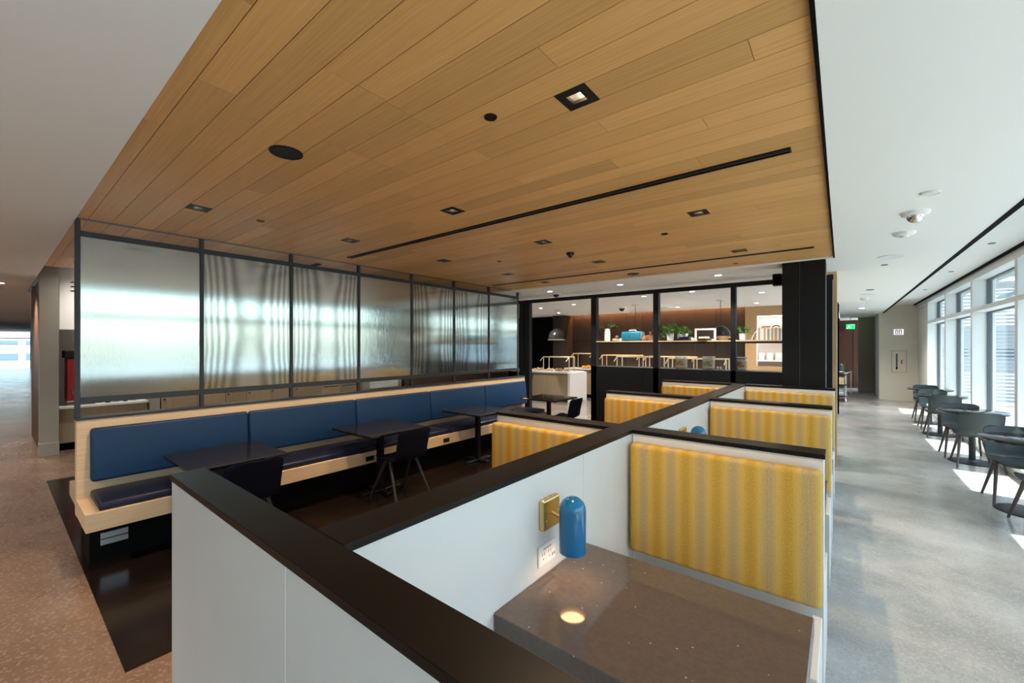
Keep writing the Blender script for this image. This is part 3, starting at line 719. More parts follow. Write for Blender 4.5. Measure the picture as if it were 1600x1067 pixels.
# things on the shelf
def leafball(b, c, n, rx, rz, size, up=.4, seed=1):
    rnd = random.Random(seed)
    for _ in range(n):
        a = rnd.uniform(0, 2 * math.pi); rr = rnd.uniform(.15, 1); z = rnd.uniform(-.3, 1)
        p = Vector((c[0] + rx * rr * math.cos(a), c[1] + rx * .7 * rr * math.sin(a), c[2] + rz * z * (1.1 - .5 * rr)))
        d = Vector((math.cos(a), math.sin(a) * .7, rnd.uniform(-.6, .9))).normalized(); sd = d.cross(Vector((rnd.uniform(-1, 1), rnd.uniform(-1, 1), 1))).normalized()
        L = size * rnd.uniform(.7, 1.3); W = L * .3; nn = d.cross(sd) * W * .3
        v = [b.bm.verts.new(p), b.bm.verts.new(p + d * L * .5 + sd * W + nn), b.bm.verts.new(p + d * L), b.bm.verts.new(p + d * L * .5 - sd * W + nn), b.bm.verts.new(p + d * L * .5)]
        b.bm.faces.new((v[0], v[1], v[4])); b.bm.faces.new((v[1], v[2], v[4])); b.bm.faces.new((v[2], v[3], v[4])); b.bm.faces.new((v[3], v[0], v[4]))
    return b
def stems(b, c, tips, r=.003):
    for q in tips: b.tube([c, ((c[0] + q[0]) / 2 + .01, (c[1] + q[1]) / 2, (c[2] * .4 + q[2] * .6)), q], r, 5)
    return b
t = thing('vase', 'tall white bottle vase with eucalyptus sprigs on the display shelf', 'vase', (-3.445, 7.2, SZ))
obj('body', B().lathe([(.001, 0), (.052, 0), (.056, .02), (.056, .16), (.05, .19), (.048, .20), (.05, .205), (.045, .225), (.03, .232), (.026, .232), (.024, .2)], (-3.445, 7.2, SZ), 24), 'white_plastic', t, True, 40)
sb = stems(B(), (-3.445, 7.2, SZ + .2), [(-3.62, 7.2, SZ + .29), (-3.35, 7.22, SZ + .36), (-3.30, 7.18, SZ + .28), (-3.42, 7.2, SZ + .40)]); obj('stems', sb, 'leaf_olive', t)
lb_ = B()
for j, q in enumerate([(-3.62, 7.2, SZ + .27), (-3.55, 7.2, SZ + .26), (-3.36, 7.22, SZ + .33), (-3.31, 7.18, SZ + .27), (-3.42, 7.2, SZ + .36), (-3.40, 7.2, SZ + .28)]): leafball(lb_, q, 14, .05, .04, .035, seed=j + 3)
obj('leaves', lb_, 'leaf_olive', t)['kind'] = 'stuff'
t = thing('ornament', 'little grey and pink ornament beside the white vase on the shelf', 'ornament', (-3.25, 7.2, SZ))
obj('base', bx(-3.33, -3.19, 7.16, 7.25, SZ, SZ + .045, bev=.008), 'book_tan', t); obj('figure', B().lathe([(.001, .045), (.035, .05), (.04, .075), (.02, .10), (.001, .11)], (-3.25, 7.2, SZ), 14), 'grey_steel', t, True)
t = thing('candle', 'short white candle block left of the teal case', 'candle', (-3.165, 7.19, SZ))
obj('wax', bx(-3.185, -3.145, 7.17, 7.21, SZ, SZ + .05, bev=.004), 'white_plastic', t); obj('wick', B().cyl((-3.165, 7.19, SZ + .05), (-3.165, 7.19, SZ + .06), .002, n=6), 'matte_black', t)
t = thing('vanity_case', 'teal vintage hard case with pale handle and brass clasp on the shelf', 'case', (-2.95, 7.2, SZ))
obj('body', bx(-3.13, -2.77, 7.10, 7.31, SZ, SZ + .17, bev=.03, seg=3), 'teal_case', t, True, 40); obj('end_panel', bx(-2.775, -2.762, 7.12, 7.29, SZ + .02, SZ + .15, bev=.005), 'teal_pale', t)
obj('handle', B().tube([(-3.02, 7.2, SZ + .168), (-3.01, 7.2, SZ + .195), (-2.89, 7.2, SZ + .195), (-2.88, 7.2, SZ + .168)], .009, 8), 'white_plastic', t, True)
obj('clasp', bx(-2.975, -2.935, 7.095, 7.102, SZ + .05, SZ + .095, bev=.002), 'brass', t)
t = thing('wicker_basket', 'small brown ribbed basket right of the teal case', 'basket', (-2.66, 7.2, SZ))
b = B()
for k in range(9):
    a = -.085 + k * .021; h = .045 + .045 * math.sqrt(max(0, 1 - (a / .11) ** 2)); b.tube([(-2.66 + a, 7.13, SZ + .003), (-2.66 + a, 7.13, SZ + h), (-2.66 + a, 7.25, SZ + h), (-2.66 + a, 7.25, SZ + .003)], .008, 6)
obj('ribs', b, 'wicker', t); obj('rim', B().tube([(-2.76, 7.13, SZ + .03), (-2.66, 7.12, SZ + .035), (-2.56, 7.13, SZ + .03)], .008, 6), 'wicker', t); obj('handle', B().tube([(-2.68, 7.19, SZ + .09), (-2.62, 7.19, SZ + .115), (-2.56, 7.19, SZ + .08), (-2.54, 7.19, SZ + .01)], .007, 6), 'wicker', t)
def potted(name, label, x, y, pr, ph, n, rx, rz, ls, seed, trail=None):
    t = thing(name, label, 'plant', (x, y, SZ))
    obj('pot', B().lathe([(.001, 0), (pr * .8, 0), (pr, ph), (pr * .92, ph), (pr * .88, ph * .8), (.001, ph * .8)], (x, y, SZ), 24), 'pale_pot', t, True, 40)
    b = leafball(B(), (x, y, SZ + ph + rz * .25), n, rx, rz, ls, seed=seed)
    if trail:
        for j, (dx, dz) in enumerate(trail): leafball(b, (x + dx, y - .02, SZ + ph + dz), 16, .06, .05, ls, seed=seed + 40 + j)
    obj('foliage', b, 'leaf_green', t)['kind'] = 'stuff'
potted('potted_plant', 'bushy trailing green plant in the larger pale pot on the shelf', -2.28, 7.18, .062, .12, 150, .16, .13, .055, 5, [(-.2, -.02), (-.26, .03), (-.12, .1), (-.16, -.05), (.12, .06)])
potted('potted_plant', 'green plant in the second pale pot beside the trailing one', -2.12, 7.22, .058, .11, 90, .12, .11, .05, 9, [(.12, .02)])
for z0, z1, x0, x1, lb in ((0, .035, -2.14, -1.96, 'lower navy book lying flat under the pale knotted ball'), (.035, .06, -2.12, -1.965, 'upper navy book lying flat right under the pale knotted ball')):
    t = thing('book', lb, 'book', ((x0 + x1) / 2, 7.2, SZ + z0))
    obj('cover', B().box(x0, x1, 7.12, 7.29, SZ + z0, SZ + z0 + .003).box(x0, x1, 7.12, 7.29, SZ + z1 - .003, SZ + z1).box(x0, x1, 7.118, 7.122, SZ + z0, SZ + z1), 'navy_vinyl', t); obj('pages', bx(x0 + .003, x1 - .003, 7.123, 7.286, SZ + z0 + .003, SZ + z1 - .003), 'navy_vinyl', t)
t = tag(obj('knot_ornament', B().lathe([(.001, 0), (.025, .006), (.035, .03), (.025, .054), (.001, .06)], (-2.03, 7.2, SZ + .06), 16), 'book_white', None, True), 'pale knotted ball sitting on the navy books', 'ornament')
for x0, x1, y0, y1, h, lb in ((-1.935, -1.895, 7.15, 7.19, .04, 'squat white tea light cube beside the white picture frame'), (-1.955, -1.932, 7.20, 7.23, .055, 'taller slim white tea light block behind the squat cube')):
    t = thing('tea_light', lb, 'candle', ((x0 + x1) / 2, (y0 + y1) / 2, SZ))
    obj('holder', bx(x0, x1, y0, y1, SZ, SZ + h, bev=.003), 'white_plastic', t); obj('wick', B().cyl(((x0 + x1) / 2, (y0 + y1) / 2, SZ + h), ((x0 + x1) / 2, (y0 + y1) / 2, SZ + h + .006), .0015, n=6), 'matte_black', t)
t = thing('picture_frame', 'white framed dark photograph leaning on the display shelf', 'picture', (-1.73, 7.2, SZ))
f = B().box(-1.89, -1.86, 7.19, 7.215, SZ, SZ + .195).box(-1.60, -1.57, 7.19, 7.215, SZ, SZ + .195).box(-1.86, -1.60, 7.19, 7.215, SZ + .165, SZ + .195).box(-1.86, -1.60, 7.19, 7.215, SZ, SZ + .02); obj('frame', f, 'white_plastic', t); obj('photo', bx(-1.86, -1.60, 7.20, 7.212, SZ + .02, SZ + .165), 'brown_panel', t)
t = thing('wooden_tray', 'shallow wooden tray of pale shells in front of the white picture frame', 'tray', (-1.73, 7.13, SZ))
obj('tray', B().lathe([(.001, 0), (.09, 0), (.12, .03), (.115, .03), (.088, .008), (.001, .008)], (-1.73, 7.13, SZ), 20), 'basket', t, True, 40)
b = B()
for k in range(7): b.lathe([(.001, 0), (.022, .01), (.018, .032), (.001, .042)], (-1.80 + .022 * k, 7.13 + .02 * (k % 2), SZ + .02), 10)
obj('shells', b, 'book_cream', t, True)['kind'] = 'stuff'
t = thing('wooden_bowl', 'turned wooden bowl in front of the smoked dome', 'bowl', (-1.46, 7.17, SZ))
obj('bowl', B().lathe([(.001, 0), (.05, 0), (.085, .035), (.092, .065), (.086, .065), (.078, .036), (.04, .01), (.001, .01)], (-1.46, 7.17, SZ), 24), 'book_tan', t, True, 40)
potted('potted_plant', 'small green plant in a pale pot on the right part of the shelf', -1.19, 7.2, .06, .105, 70, .10, .085, .045, 21)
t = tag(obj('bookend', B().sheet(lambda u, v: (-1.06 + .06 * u, 7.12 + .16 * v, SZ + .13 * (u ** .6)), 8, 2, .012), 'pale_pot', None, True, 40), 'curved pale grey bookend at the left of the book row', 'bookend')
bc = ['book_cream', 'book_green', 'book_cream', 'book_white', 'book_tan', 'book_white', 'book_green', 'book_white', 'book_tan', 'book_cream', 'book_tan', 'book_white', 'book_green', 'book_white']
ords = ['first', 'second', 'third', 'fourth', 'fifth', 'sixth', 'seventh', 'eighth', 'ninth', 'tenth', 'eleventh', 'twelfth', 'thirteenth', 'fourteenth']
x = -.995
for k, cm in enumerate(bc):
    wd = (.022, .02, .026, .02)[k % 4]; h = .165 + .012 * ((k * 5) % 3) / 2
    t = thing('book', '%s thin upright book, %s from the left in the shelf row' % (cm[5:], ords[k]), 'book', (x + wd / 2, 7.2, SZ), 'books standing on the display shelf')
    obj('cover', B().box(x, x + .002, 7.09, 7.23, SZ, SZ + h).box(x + wd - .002, x + wd, 7.09, 7.23, SZ, SZ + h).box(x, x + wd, 7.088, 7.092, SZ, SZ + h), cm, t); obj('pages', bx(x + .002, x + wd - .002, 7.095, 7.226, SZ + .003, SZ + h - .003), 'book_white', t)
    x += wd + .0015
t = tag(obj('driftwood', B().tube([(-.93, 7.15, 1.945), (-.905, 7.15, 1.965), (-.86, 7.16, 1.958), (-.83, 7.16, 1.965)], .012, 7), 'coral', None, True), 'coral coloured twig lying on top of the book row', 'ornament')
t = tag(obj('driftwood', B().tube([(-.80, 7.15, 1.95), (-.77, 7.15, 1.975), (-.73, 7.16, 1.975), (-.71, 7.16, 1.955)], .009, 7), 'basket', None, True), 'dark curved twig lying on top of the book row', 'ornament')

# drink dispensers behind the low black wall
for x, fm, lb in ((-2.14, 'citrus', 'square glass drink dispenser with orange slices, leftmost on the back counter'), (-1.71, 'lime', 'square glass drink dispenser with green lime slices on the back counter'), (-1.245, 'citrus', 'square glass drink dispenser with orange slices nearest the books')):
    t = thing('drink_dispenser', lb, 'dispenser', (x, 7.33, 1.29), 'glass drink dispensers')
    g = B().box(x - .08, x - .074, 7.25, 7.41, 1.29, 1.485).box(x + .074, x + .08, 7.25, 7.41, 1.29, 1.485).box(x - .074, x + .074, 7.25, 7.256, 1.29, 1.485).box(x - .074, x + .074, 7.404, 7.41, 1.29, 1.485).box(x - .074, x + .074, 7.256, 7.404, 1.29, 1.31)
    obj('jar', g, 'dispenser_glass', t); obj('lid', bx(x - .082, x + .082, 7.248, 7.412, 1.485, 1.50, bev=.004), 'white_plastic', t)
    b = B()
    for k in range(7):
        a = k * 1.3; b.cyl((x - .045 + .03 * (k % 4), 7.262 + .006 * (k % 3), 1.365 + .022 * (k % 3)), (x - .044 + .03 * (k % 4), 7.267 + .006 * (k % 3), 1.366 + .022 * (k % 3)), .024, n=12)
    obj('fruit', b, fm, t); obj('water', bx(x - .07, x + .07, 7.285, 7.40, 1.312, 1.462), 'white_plastic', t); obj('tap', B().cyl((x, 7.25, 1.315), (x, 7.22, 1.315), .008).cyl((x, 7.225, 1.33), (x, 7.225, 1.30), .006), 'chrome', t)
for j, x in enumerate((-1.58, -1.535)): tag(obj('shaker', B().lathe([(.001, 0), (.017, 0), (.018, .04), (.012, .05), (.001, .052)], (x, 7.35, 1.29), 14), 'white_plastic', None, True), '%s of two small white shakers beside the lime dispenser' % ('left' if j == 0 else 'right'), 'shaker')

# ================================================================== BUFFET
isl = thing('buffet_island', 'timber fronted buffet island with white stone end and top', 'counter', (-7, 11.1, 0))
obj('front_panel', bx(-7.62, -6.32, 10.62, 11.55, .10, .85), 'oak_cabinet', isl); obj('end_panel', bx(-6.32, -6.24, 10.58, 11.6, 0, .87, bev=.002), 'white_stone', isl)
obj('worktop', bx(-9.2, -6.32, 10.56, 11.6, .85, .89, bev=.002), 'white_stone', isl); obj('end_panel', bx(-8.1, -7.66, 10.6, 11.55, 0.12, .80, bev=.002), 'white_stone', isl); obj('toe_kick', bx(-9.0, -6.4, 10.7, 11.5, 0, .10), 'matte_black', isl)
obj('vent', B().box(-7.645, -7.6, 10.612, 10.62, .76, .775).box(-7.645, -7.6, 10.612, 10.62, .70, .715).box(-7.645, -7.6, 10.612, 10.62, .64, .655), 'matte_black', isl)
def sneeze(x0, x1, y0, y1, zb, zt, label):
    t = thing('sneeze_guard', label, 'sneeze guard', ((x0 + x1) / 2, (y0 + y1) / 2, zb), 'brass framed sneeze guards')
    for xx in (x0, x1):
        obj('frame', B().tube([(xx, y0 + .18, zb), (xx, y0 + .18, zt), (xx, y1, zt), (xx, y1, zb)], .016, 8), 'brushed_brass', t); obj('arm', B().tube([(xx, y0 + .18, zt), (xx, y0, zt - .12)], .012, 6), 'brushed_brass', t)
    obj('rail', B().cyl((x0, y0 + .18, zt), (x1, y0 + .18, zt), .016).cyl((x0, y1, zt), (x1, y1, zt), .016), 'brushed_brass', t)
    obj('glass', B().box(x0, x1, y0 + .18, y1, zt + .005, zt + .013), 'clear_glass', t)
sneeze(-7.35, -6.42, 10.65, 11.15, .89, 1.33, 'sneeze guard on the white-ended buffet island')
ct = thing('buffet_counter', 'long timber fronted back counter with stone top along the panelled wall', 'counter', (-4.8, 12.2, 0))
obj('front_panel', bx(-7.2, -2.1, 11.95, 12.48, .12, .90), 'oak_cabinet', ct); obj('worktop', bx(-7.25, -2.05, 11.9, 12.52, .90, .94, bev=.002), 'white_stone', ct); obj('toe_kick', bx(-7.15, -2.15, 12.02, 12.5, 0, .12), 'matte_black', ct)
sneeze(-7.0, -6.3, 11.9, 12.4, .94, 1.42, 'sneeze guard at the left of the back counter')
sneeze(-5.95, -4.75, 11.9, 12.4, .94, 1.38, 'sneeze guard in the middle of the back counter')
sneeze(-4.55, -3.2, 11.9, 12.4, .94, 1.36, 'sneeze guard at the right of the back counter')
i2 = thing('buffet_island', 'second buffet island half hidden behind the black display frame', 'counter', (-3.6, 10.1, 0))
obj('front_panel', bx(-4.75, -1.9, 9.9, 10.6, .1, .86), 'oak_cabinet', i2); obj('worktop', bx(-4.8, -1.85, 9.85, 10.65, .86, .90), 'white_stone', i2); obj('toe_kick', bx(-4.7, -1.95, 9.95, 10.55, 0, .1), 'matte_black', i2)
sneeze(-4.55, -3.45, 9.9, 10.4, .90, 1.40, 'left sneeze guard on the half hidden buffet island')
sneeze(-3.25, -2.0, 9.9, 10.4, .90, 1.38, 'right sneeze guard on the half hidden buffet island')
def platter(x, yy, z, rx, label, fm, seed):
    t = thing('platter', label, 'food', (x, yy, z)); rnd = random.Random(seed)
    obj('plate', B().lathe([(.001, 0), (rx * .8, 0), (rx, .015), (rx * .97, .018), (rx * .7, .006), (.001, .006)], (x, yy, z), 20), 'white_stone', t, True, 40)
    b = B()
    for k in range(14):
        a = rnd.uniform(0, 6.28); q = rnd.uniform(0, rx * .7); b.lathe([(.001, 0), (.045, .01), (.04, .04), (.001, .06)], (x + q * math.cos(a), yy + q * math.sin(a), z + .008 + rnd.uniform(0, .04)), 8)
    obj('food', b, fm, t, True)['kind'] = 'stuff'
platter(-7.55, 10.85, .89, .20, 'platter of pale bread rolls at the left of the island', 'food_tan', 1)
platter(-7.12, 10.8, .89, .19, 'platter of bread rolls under the island sneeze guard', 'food_tan', 2)
platter(-6.8, 10.85, .89, .16, 'low platter of cold cuts in the middle of the island', 'wicker', 3)
platter(-6.5, 10.85, .89, .14, 'platter of pastries near the white island end', 'food_tan', 4)
platter(-6.55, 12.15, .94, .2, 'bowl of oranges on the back counter', 'food_orange', 5)
platter(-6.15, 12.15, .94, .17, 'platter of pastries on the back counter beside the oranges', 'food_tan', 6)
# dome pendants
def pendant(x, yy, z, r, label):
    t = thing('pendant_lamp', label, 'pendant lamp', (x, yy, z), 'smoked dome pendants over the buffet')
    prof = [(r, 0)] + [(r * math.cos(R(a)), r * 1.25 * math.sin(R(a))) for a in range(10, 90, 10)] + [(.001, r * 1.25)]
    obj('dome', B().lathe(prof, (x, yy, z), 32), 'smoked_glass', t, True); obj('rim', B().lathe([(r + .006, -.012), (r + .006, .008), (r - .01, .008), (r - .01, -.012), (r + .006, -.012)], (x, yy, z), 32), 'brushed_brass', t)
    obj('cord', B().cyl((x, yy, z + r * 1.25), (x, yy, CZ - .02), .006, n=8), 'black_plastic', t); obj('canopy', B().cyl((x, yy, CZ - .025), (x, yy, CZ), .09, n=24), 'white_plastic', t)
    obj('bulb', B().lathe([(.001, .03), (.03, .04), (.035, .07), (.02, .10), (.001, .11)], (x, yy, z + .02), 14), 'white_inner', t, True)
pendant(-6.33, 10.0, 1.85, .25, 'smoked dome pendant over the white-ended island'); pendant(-2.10, 10.05, 1.86, .21, 'smoked dome pendant seen behind the wooden bowl')
pendant(-4.05, 10.05, 1.86, .21, 'smoked dome pendant hanging directly behind the trailing green plant')
for k, x in enumerate((-1.64, -1.45, -1.26, -1.07)):
    t = thing('canister', 'white ceramic canister, %s from the left in the lit niche' % ords[k], 'canister', (x, 12.53, 1.31), 'white canisters in the niche')
    obj('jar', B().lathe([(.001, 0), (.075, 0), (.08, .01), (.08, .15), (.076, .16), (.001, .16)], (x, 12.53, 1.31), 24), 'white_plastic', t, True, 40); obj('lid', B().lathe([(.001, .185), (.06, .183), (.078, .175), (.078, .16), (.001, .16)], (x, 12.53, 1.31), 24), 'book_white', t, True, 40)

# ================================================================== SERVICE COUNTER BEHIND THE GLASS
cn = thing('service_counter', 'low timber counter with white top behind the end of the glass screen', 'counter', (-9.9, 1.2, 0))
obj('front_panel', bx(-10.3, -9.75, .68, 1.75, .12, .67), 'oak_cabinet', cn); obj('worktop', bx(-10.35, -9.70, .66, 1.76, .67, .70), 'white_stone', cn); obj('toe_kick', bx(-10.3, -9.85, .68, 1.75, 0, .12), 'matte_black', cn)
cy = [1.92, 2.46, 2.92, 3.30, 3.75, 4.25, 4.87, 5.35, 5.83]
for k, (a, b) in enumerate(zip(cy, cy[1:])):
    t = thing('cabinet', 'pale timber base cabinet behind the glass screen, %s from the left' % ords[k], 'cabinet', (-9.95, (a + b) / 2, 0), 'base cabinets behind the glass screen')
    obj('body', bx(-10.35, -9.66, a, b, .1, .86), 'oak_cabinet', t); d = obj('door', bx(-9.66, -9.64, a + .003, b - .003, .12, .845, bev=.0015), 'oak_cabinet', t)
    if k < 6: obj('knob', B().cyl((-9.64, a + .05, .70), (-9.625, a + .05, .70), .014, n=10), 'black_plastic', d)
    else: obj('vent_slot', B().box(-9.642, -9.638, a + .04, b - .05, .76, .775).box(-9.642, -9.638, a + .04, b - .05, .69, .705), 'matte_black', d)
    obj('toe_kick', bx(-10.3, -9.75, a, b, 0, .1), 'matte_black', t)
tag(obj('end_panel', bx(-10.3, -9.62, 1.77, 1.90, 0, .80, bev=.002), 'pillar_stone'), 'grey stone end panel between the low counter and the cabinets', 'panel')
tag(obj('cabinet_worktop', bx(-10.38, -9.62, 1.905, 5.85, .862, .885), 'white_stone'), 'white worktop running over the timber base cabinets', 'worktop')
t = thing('station', 'white fronted serving station at the far end of the timber cabinets', 'counter', (-9.9, 6.6, 0))
obj('body', bx(-10.35, -9.70, 6.0, 7.2, 0, .78), 'pillar_stone', t); obj('front', bx(-9.70, -9.66, 6.2, 7.05, .56, .80), 'white_plastic', t); obj('drawer', bx(-9.70, -9.665, 6.2, 6.6, .12, .54), 'oak_cabinet', t); obj('drawer', bx(-9.70, -9.665, 6.62, 7.05, .12, .54), 'oak_cabinet', t)
struct('wall_service_dark', B().box(-10.4, -9.7, 7.3, 12.0, 0, 2.9), 'walnut')
uc = thing('wall_cabinet', 'white upper cabinet beyond the left end of the glass screen', 'cabinet', (-10.1, 1.5, 1.93))
obj('body', bx(-10.4, -9.78, .67, 6.0, 1.93, 2.92), 'wall_white', uc)
for k in range(6): obj('door', bx(-9.78, -9.76, .68 + .88 * k, .68 + .88 * (k + 1) - .004, 1.94, 2.91, bev=.002), 'wall_white', uc)
obj('vent', B().box(-9.762, -9.75, .81, .90, 2.70, 2.715).box(-9.762, -9.75, .81, .90, 2.63, 2.645).box(-9.762, -9.75, .81, .90, 2.56, 2.575), 'matte_black', uc)
t = thing('beverage_machine', 'tall red beverage machine with black top on the low white counter', 'machine', (-10.0, .86, .70))
obj('body', bx(-10.2, -9.86, .77, 1.08, .78, 1.48, bev=.01), 'red_enamel', t); obj('hopper', bx(-10.2, -9.84, .74, 1.10, 1.48, 1.60, bev=.01), 'black_plastic', t); obj('drip_tray', bx(-10.2, -9.80, .76, 1.10, .70, .78, bev=.006), 'chrome', t); obj('spout', B().cyl((-9.86, .84, .95), (-9.84, .84, .88), .012), 'chrome', t)
for k in range(5):
    yy = 1.15 + .11 * k; tag(obj('bottle', B().lathe([(.001, 0), (.03, 0), (.03, .12), (.012, .16), (.012, .2), (.001, .2)], (-9.9, yy, .70), 14), ('chrome', 'black_plastic')[k % 2], None, True, 40), '%s %s bottle, %s along the low white counter' % ('small', ('chrome', 'black')[k % 2], ords[k]), 'bottle', 'bottles on the low counter')

# ================================================================== CEILING FITTINGS
def spot(loc, e, col, size=R(95), blend=.6, rad=.03, parent=None):
    l = bpy.data.lights.new('downlight_lamp', 'SPOT'); l.energy = e; l.color = col; l.spot_size = size; l.spot_blend = blend; l.shadow_soft_size = rad
    o = bpy.data.objects.new('downlight_lamp', l); C.objects.link(o); o.location = loc
    if parent: o.parent = parent; o.location = Vector(loc) - wloc(parent)
def place(x): return 'over the window-side booths' if x > -1.5 else ('over the middle line' if x > -3 else 'over the banquette side')
rows = {}
for dx, r in sorted(DL, key=lambda q: q[1]):
    yc = .5 + PITCH * (r + .5); k = 0 if dx > -1.5 else (1 if dx > -3 else 2); rows[k] = rows.get(k, 0) + 1
    t = thing('downlight', 'square black ceiling downlight, %s from us %s' % (ords[rows[k] - 1], place(dx)), 'downlight', (dx, yc, WZ), 'square downlights in the timber ceiling')
    h = .069; i = .032
    tr = B().box(dx - h, dx - i, yc - h, yc + h, WZ - .003, WZ + .012).box(dx + i, dx + h, yc - h, yc + h, WZ - .003, WZ + .012).box(dx - i, dx + i, yc - h, yc - i, WZ - .003, WZ + .012).box(dx - i, dx + i, yc + i, yc + h, WZ - .003, WZ + .012)
    obj('trim', tr, 'black_plastic', t)
    ba = B().box(dx - i - .004, dx - i, yc - i, yc + i, WZ + .012, WZ + .08).box(dx + i, dx + i + .004, yc - i, yc + i, WZ + .012, WZ + .08).box(dx - i, dx + i, yc - i - .004, yc - i, WZ + .012, WZ + .08).box(dx - i, dx + i, yc + i, yc + i + .004, WZ + .012, WZ + .08)
    obj('baffle', ba, 'grey_steel', t)
    obj('lens', B().cyl((dx, yc, WZ + .05), (dx, yc, WZ + .058), .024, n=16), 'lamp_glow', t)
    spot((dx, yc, WZ - .005), 32, (1, .74, .48), R(100), .7, .03, t)
# the timber backing is a continuous sheet: open it above each downlight
def cut_backing():
    me = woodc.data; bm = bmesh.new(); x0, x1, y0, y1, z0, z1 = -8.13, -.085, .425, 6.10, WZ + .016, WZ + .06
    nb = B(); rs = sorted(set(.5 + PITCH * (r + .5) for _, r in DL)); yy = y0
    for yc in rs:
        nb.box(x0, x1, yy, yc - .045, z0, z1); xx = x0
        for dx in sorted(d for d, r in DL if abs(.5 + PITCH * (r + .5) - yc) < 1e-6):
            nb.box(xx, dx - .045, yc - .045, yc + .045, z0, z1); xx = dx + .045
        nb.box(xx, x1, yc - .045, yc + .045, z0, z1); yy = yc + .045
    nb.box(x0, x1, yy, y1, z0, z1); nb.bm.to_mesh(me); nb.bm.free(); bm.free()
cut_backing()
def slot(x0, x1, yc, wd, label):
    t = thing('slot_diffuser', label, 'air diffuser', ((x0 + x1) / 2, yc, WZ))
    obj('frame', B().box(x0, x1, yc - wd, yc - wd + .008, WZ - .008, WZ + .004).box(x0, x1, yc + wd - .008, yc + wd, WZ - .008, WZ + .004).box(x0, x0 + .006, yc - wd, yc + wd, WZ - .008, WZ + .004).box(x1 - .006, x1, yc - wd, yc + wd, WZ - .008, WZ + .004), 'black_plastic', t)
    obj('blade', bx(x0, x1, yc - .006, yc + .006, WZ - .006, WZ), 'dark_steel', t); obj('recess', bx(x0 + .006, x1 - .006, yc - wd + .008, yc + wd - .008, WZ - .0025, WZ - .0005), 'matte_black', t)
slot(-4.55, -.21, 2.635, .032, 'long black slot diffuser crossing the middle of the timber ceiling')
slot(-4.72, -.23, 5.40, .026, 'long black slot diffuser near the far edge of the timber ceiling')
slot(-7.6, -5.2, 2.6, .03, 'black slot diffuser in the timber ceiling behind the glass screen')
def disc(name, label, cat, x, yy, z, r, h, mat, rim=None, group=None):
    t = thing(name, label, cat, (x, yy, z), group)
    obj('rim', B().lathe([(r, 0), (r, -h), (r * .92, -h - .002), (r * .90, -h + .002)], (x, yy, z), 36), rim or mat, t, True, 30); obj('face', B().lathe([(r * .905, -h + .001), (.001, -h + .001)], (x, yy, z), 36), mat, t)
    return t
disc('ceiling_speaker', 'large round black ceiling speaker in the timber ceiling at left', 'speaker', -2.34, .99, WZ, .082, .006, 'black_steel', 'black_plastic')
disc('sprinkler_cover', 'small round black cover beside the lit downlight in the timber ceiling', 'ceiling fitting', -1.25, 1.415, WZ, .03, .004, 'black_plastic')
disc('sprinkler_cover', 'small round dark cover near the banquette side of the timber ceiling', 'ceiling fitting', -3.79, 1.40, WZ, .03, .004, 'basket')
disc('sprinkler_cover', 'small round black cover towards the far window side of the timber ceiling', 'ceiling fitting', -1.29, 3.9, WZ, .03, .004, 'black_plastic')
disc('ceiling_speaker', 'round black ceiling speaker at the far edge of the timber ceiling', 'speaker', -2.37, 5.80, WZ, .085, .006, 'black_steel', 'black_plastic')
disc('sprinkler_cover', 'small dark cover beside the black column on the timber ceiling', 'ceiling fitting', -1.05, 5.85, WZ, .03, .004, 'basket')
disc('sprinkler_cover', 'small dark cover above the third banquette table', 'ceiling fitting', -3.3, 3.9, WZ, .03, .004, 'basket')
def domecam(label, x, yy, z, r, base, dome):
    t = thing('dome_camera', label, 'camera', (x, yy, z))
    obj('base', B().lathe([(r, 0), (r * .95, -.02), (r * .75, -.03), (.001, -.03)], (x, yy, z), 28), base, t, True, 50); obj('dome', B().lathe([(r * .62, -.03)] + [(r * .62 * math.cos(R(a)), -.03 - r * .6 * math.sin(R(a))) for a in range(15, 90, 15)] + [(.001, -.03 - r * .6)], (x, yy, z), 24), dome, t, True)
domecam('black dome camera on the far part of the timber ceiling', -2.38, 4.04, WZ, .045, 'black_plastic', 'smoked_glass')
domecam('dark dome camera on the white buffet ceiling over the screen beam', -4.35, 6.85, CZ, .09, 'white_plastic', 'black_plastic')
domecam('dark dome camera on the white ceiling above the teal case', -4.6, 10.5, CZ, .12, 'white_plastic', 'black_plastic')
# white ceiling along the windows
disc('smoke_detector', 'flat white disc nearest us on the white ceiling along the windows', 'detector', .46, 3.89, CZ, .05, .012, 'white_plastic')
domecam('white and clear dome camera on the ceiling along the windows', .44, 4.40, CZ, .085, 'white_plastic', 'chrome')
t = thing('smoke_detector', 'white domed smoke detector behind the clear dome camera', 'detector', (.44, 5.13, CZ)); obj('base', B().lathe([(.08, 0), (.078, -.015), (.06, -.03), (.001, -.032)], (.44, 5.13, CZ), 28), 'white_plastic', t, True, 50); obj('sensor', B().lathe([(.035, -.03), (.03, -.045), (.001, -.048)], (.44, 5.13, CZ), 20), 'frame_white', t, True, 50)
disc('ceiling_speaker', 'wide white speaker disc on the ceiling along the windows', 'speaker', .44, 6.41, CZ, .12, .006, 'frame_white')
disc('sprinkler_cover', 'small grey sprinkler cover just past the wide white speaker disc', 'ceiling fitting', .42, 7.02, CZ, .035, .004, 'grey_steel')
disc('sprinkler_cover', 'small white cover before the far hanging sensor on the window ceiling', 'ceiling fitting', .40, 9.97, CZ, .06, .006, 'grey_steel')
disc('ceiling_speaker', 'white speaker disc before the far hanging sensor on the window ceiling', 'speaker', .40, 10.8, CZ, .12, .006, 'frame_white')
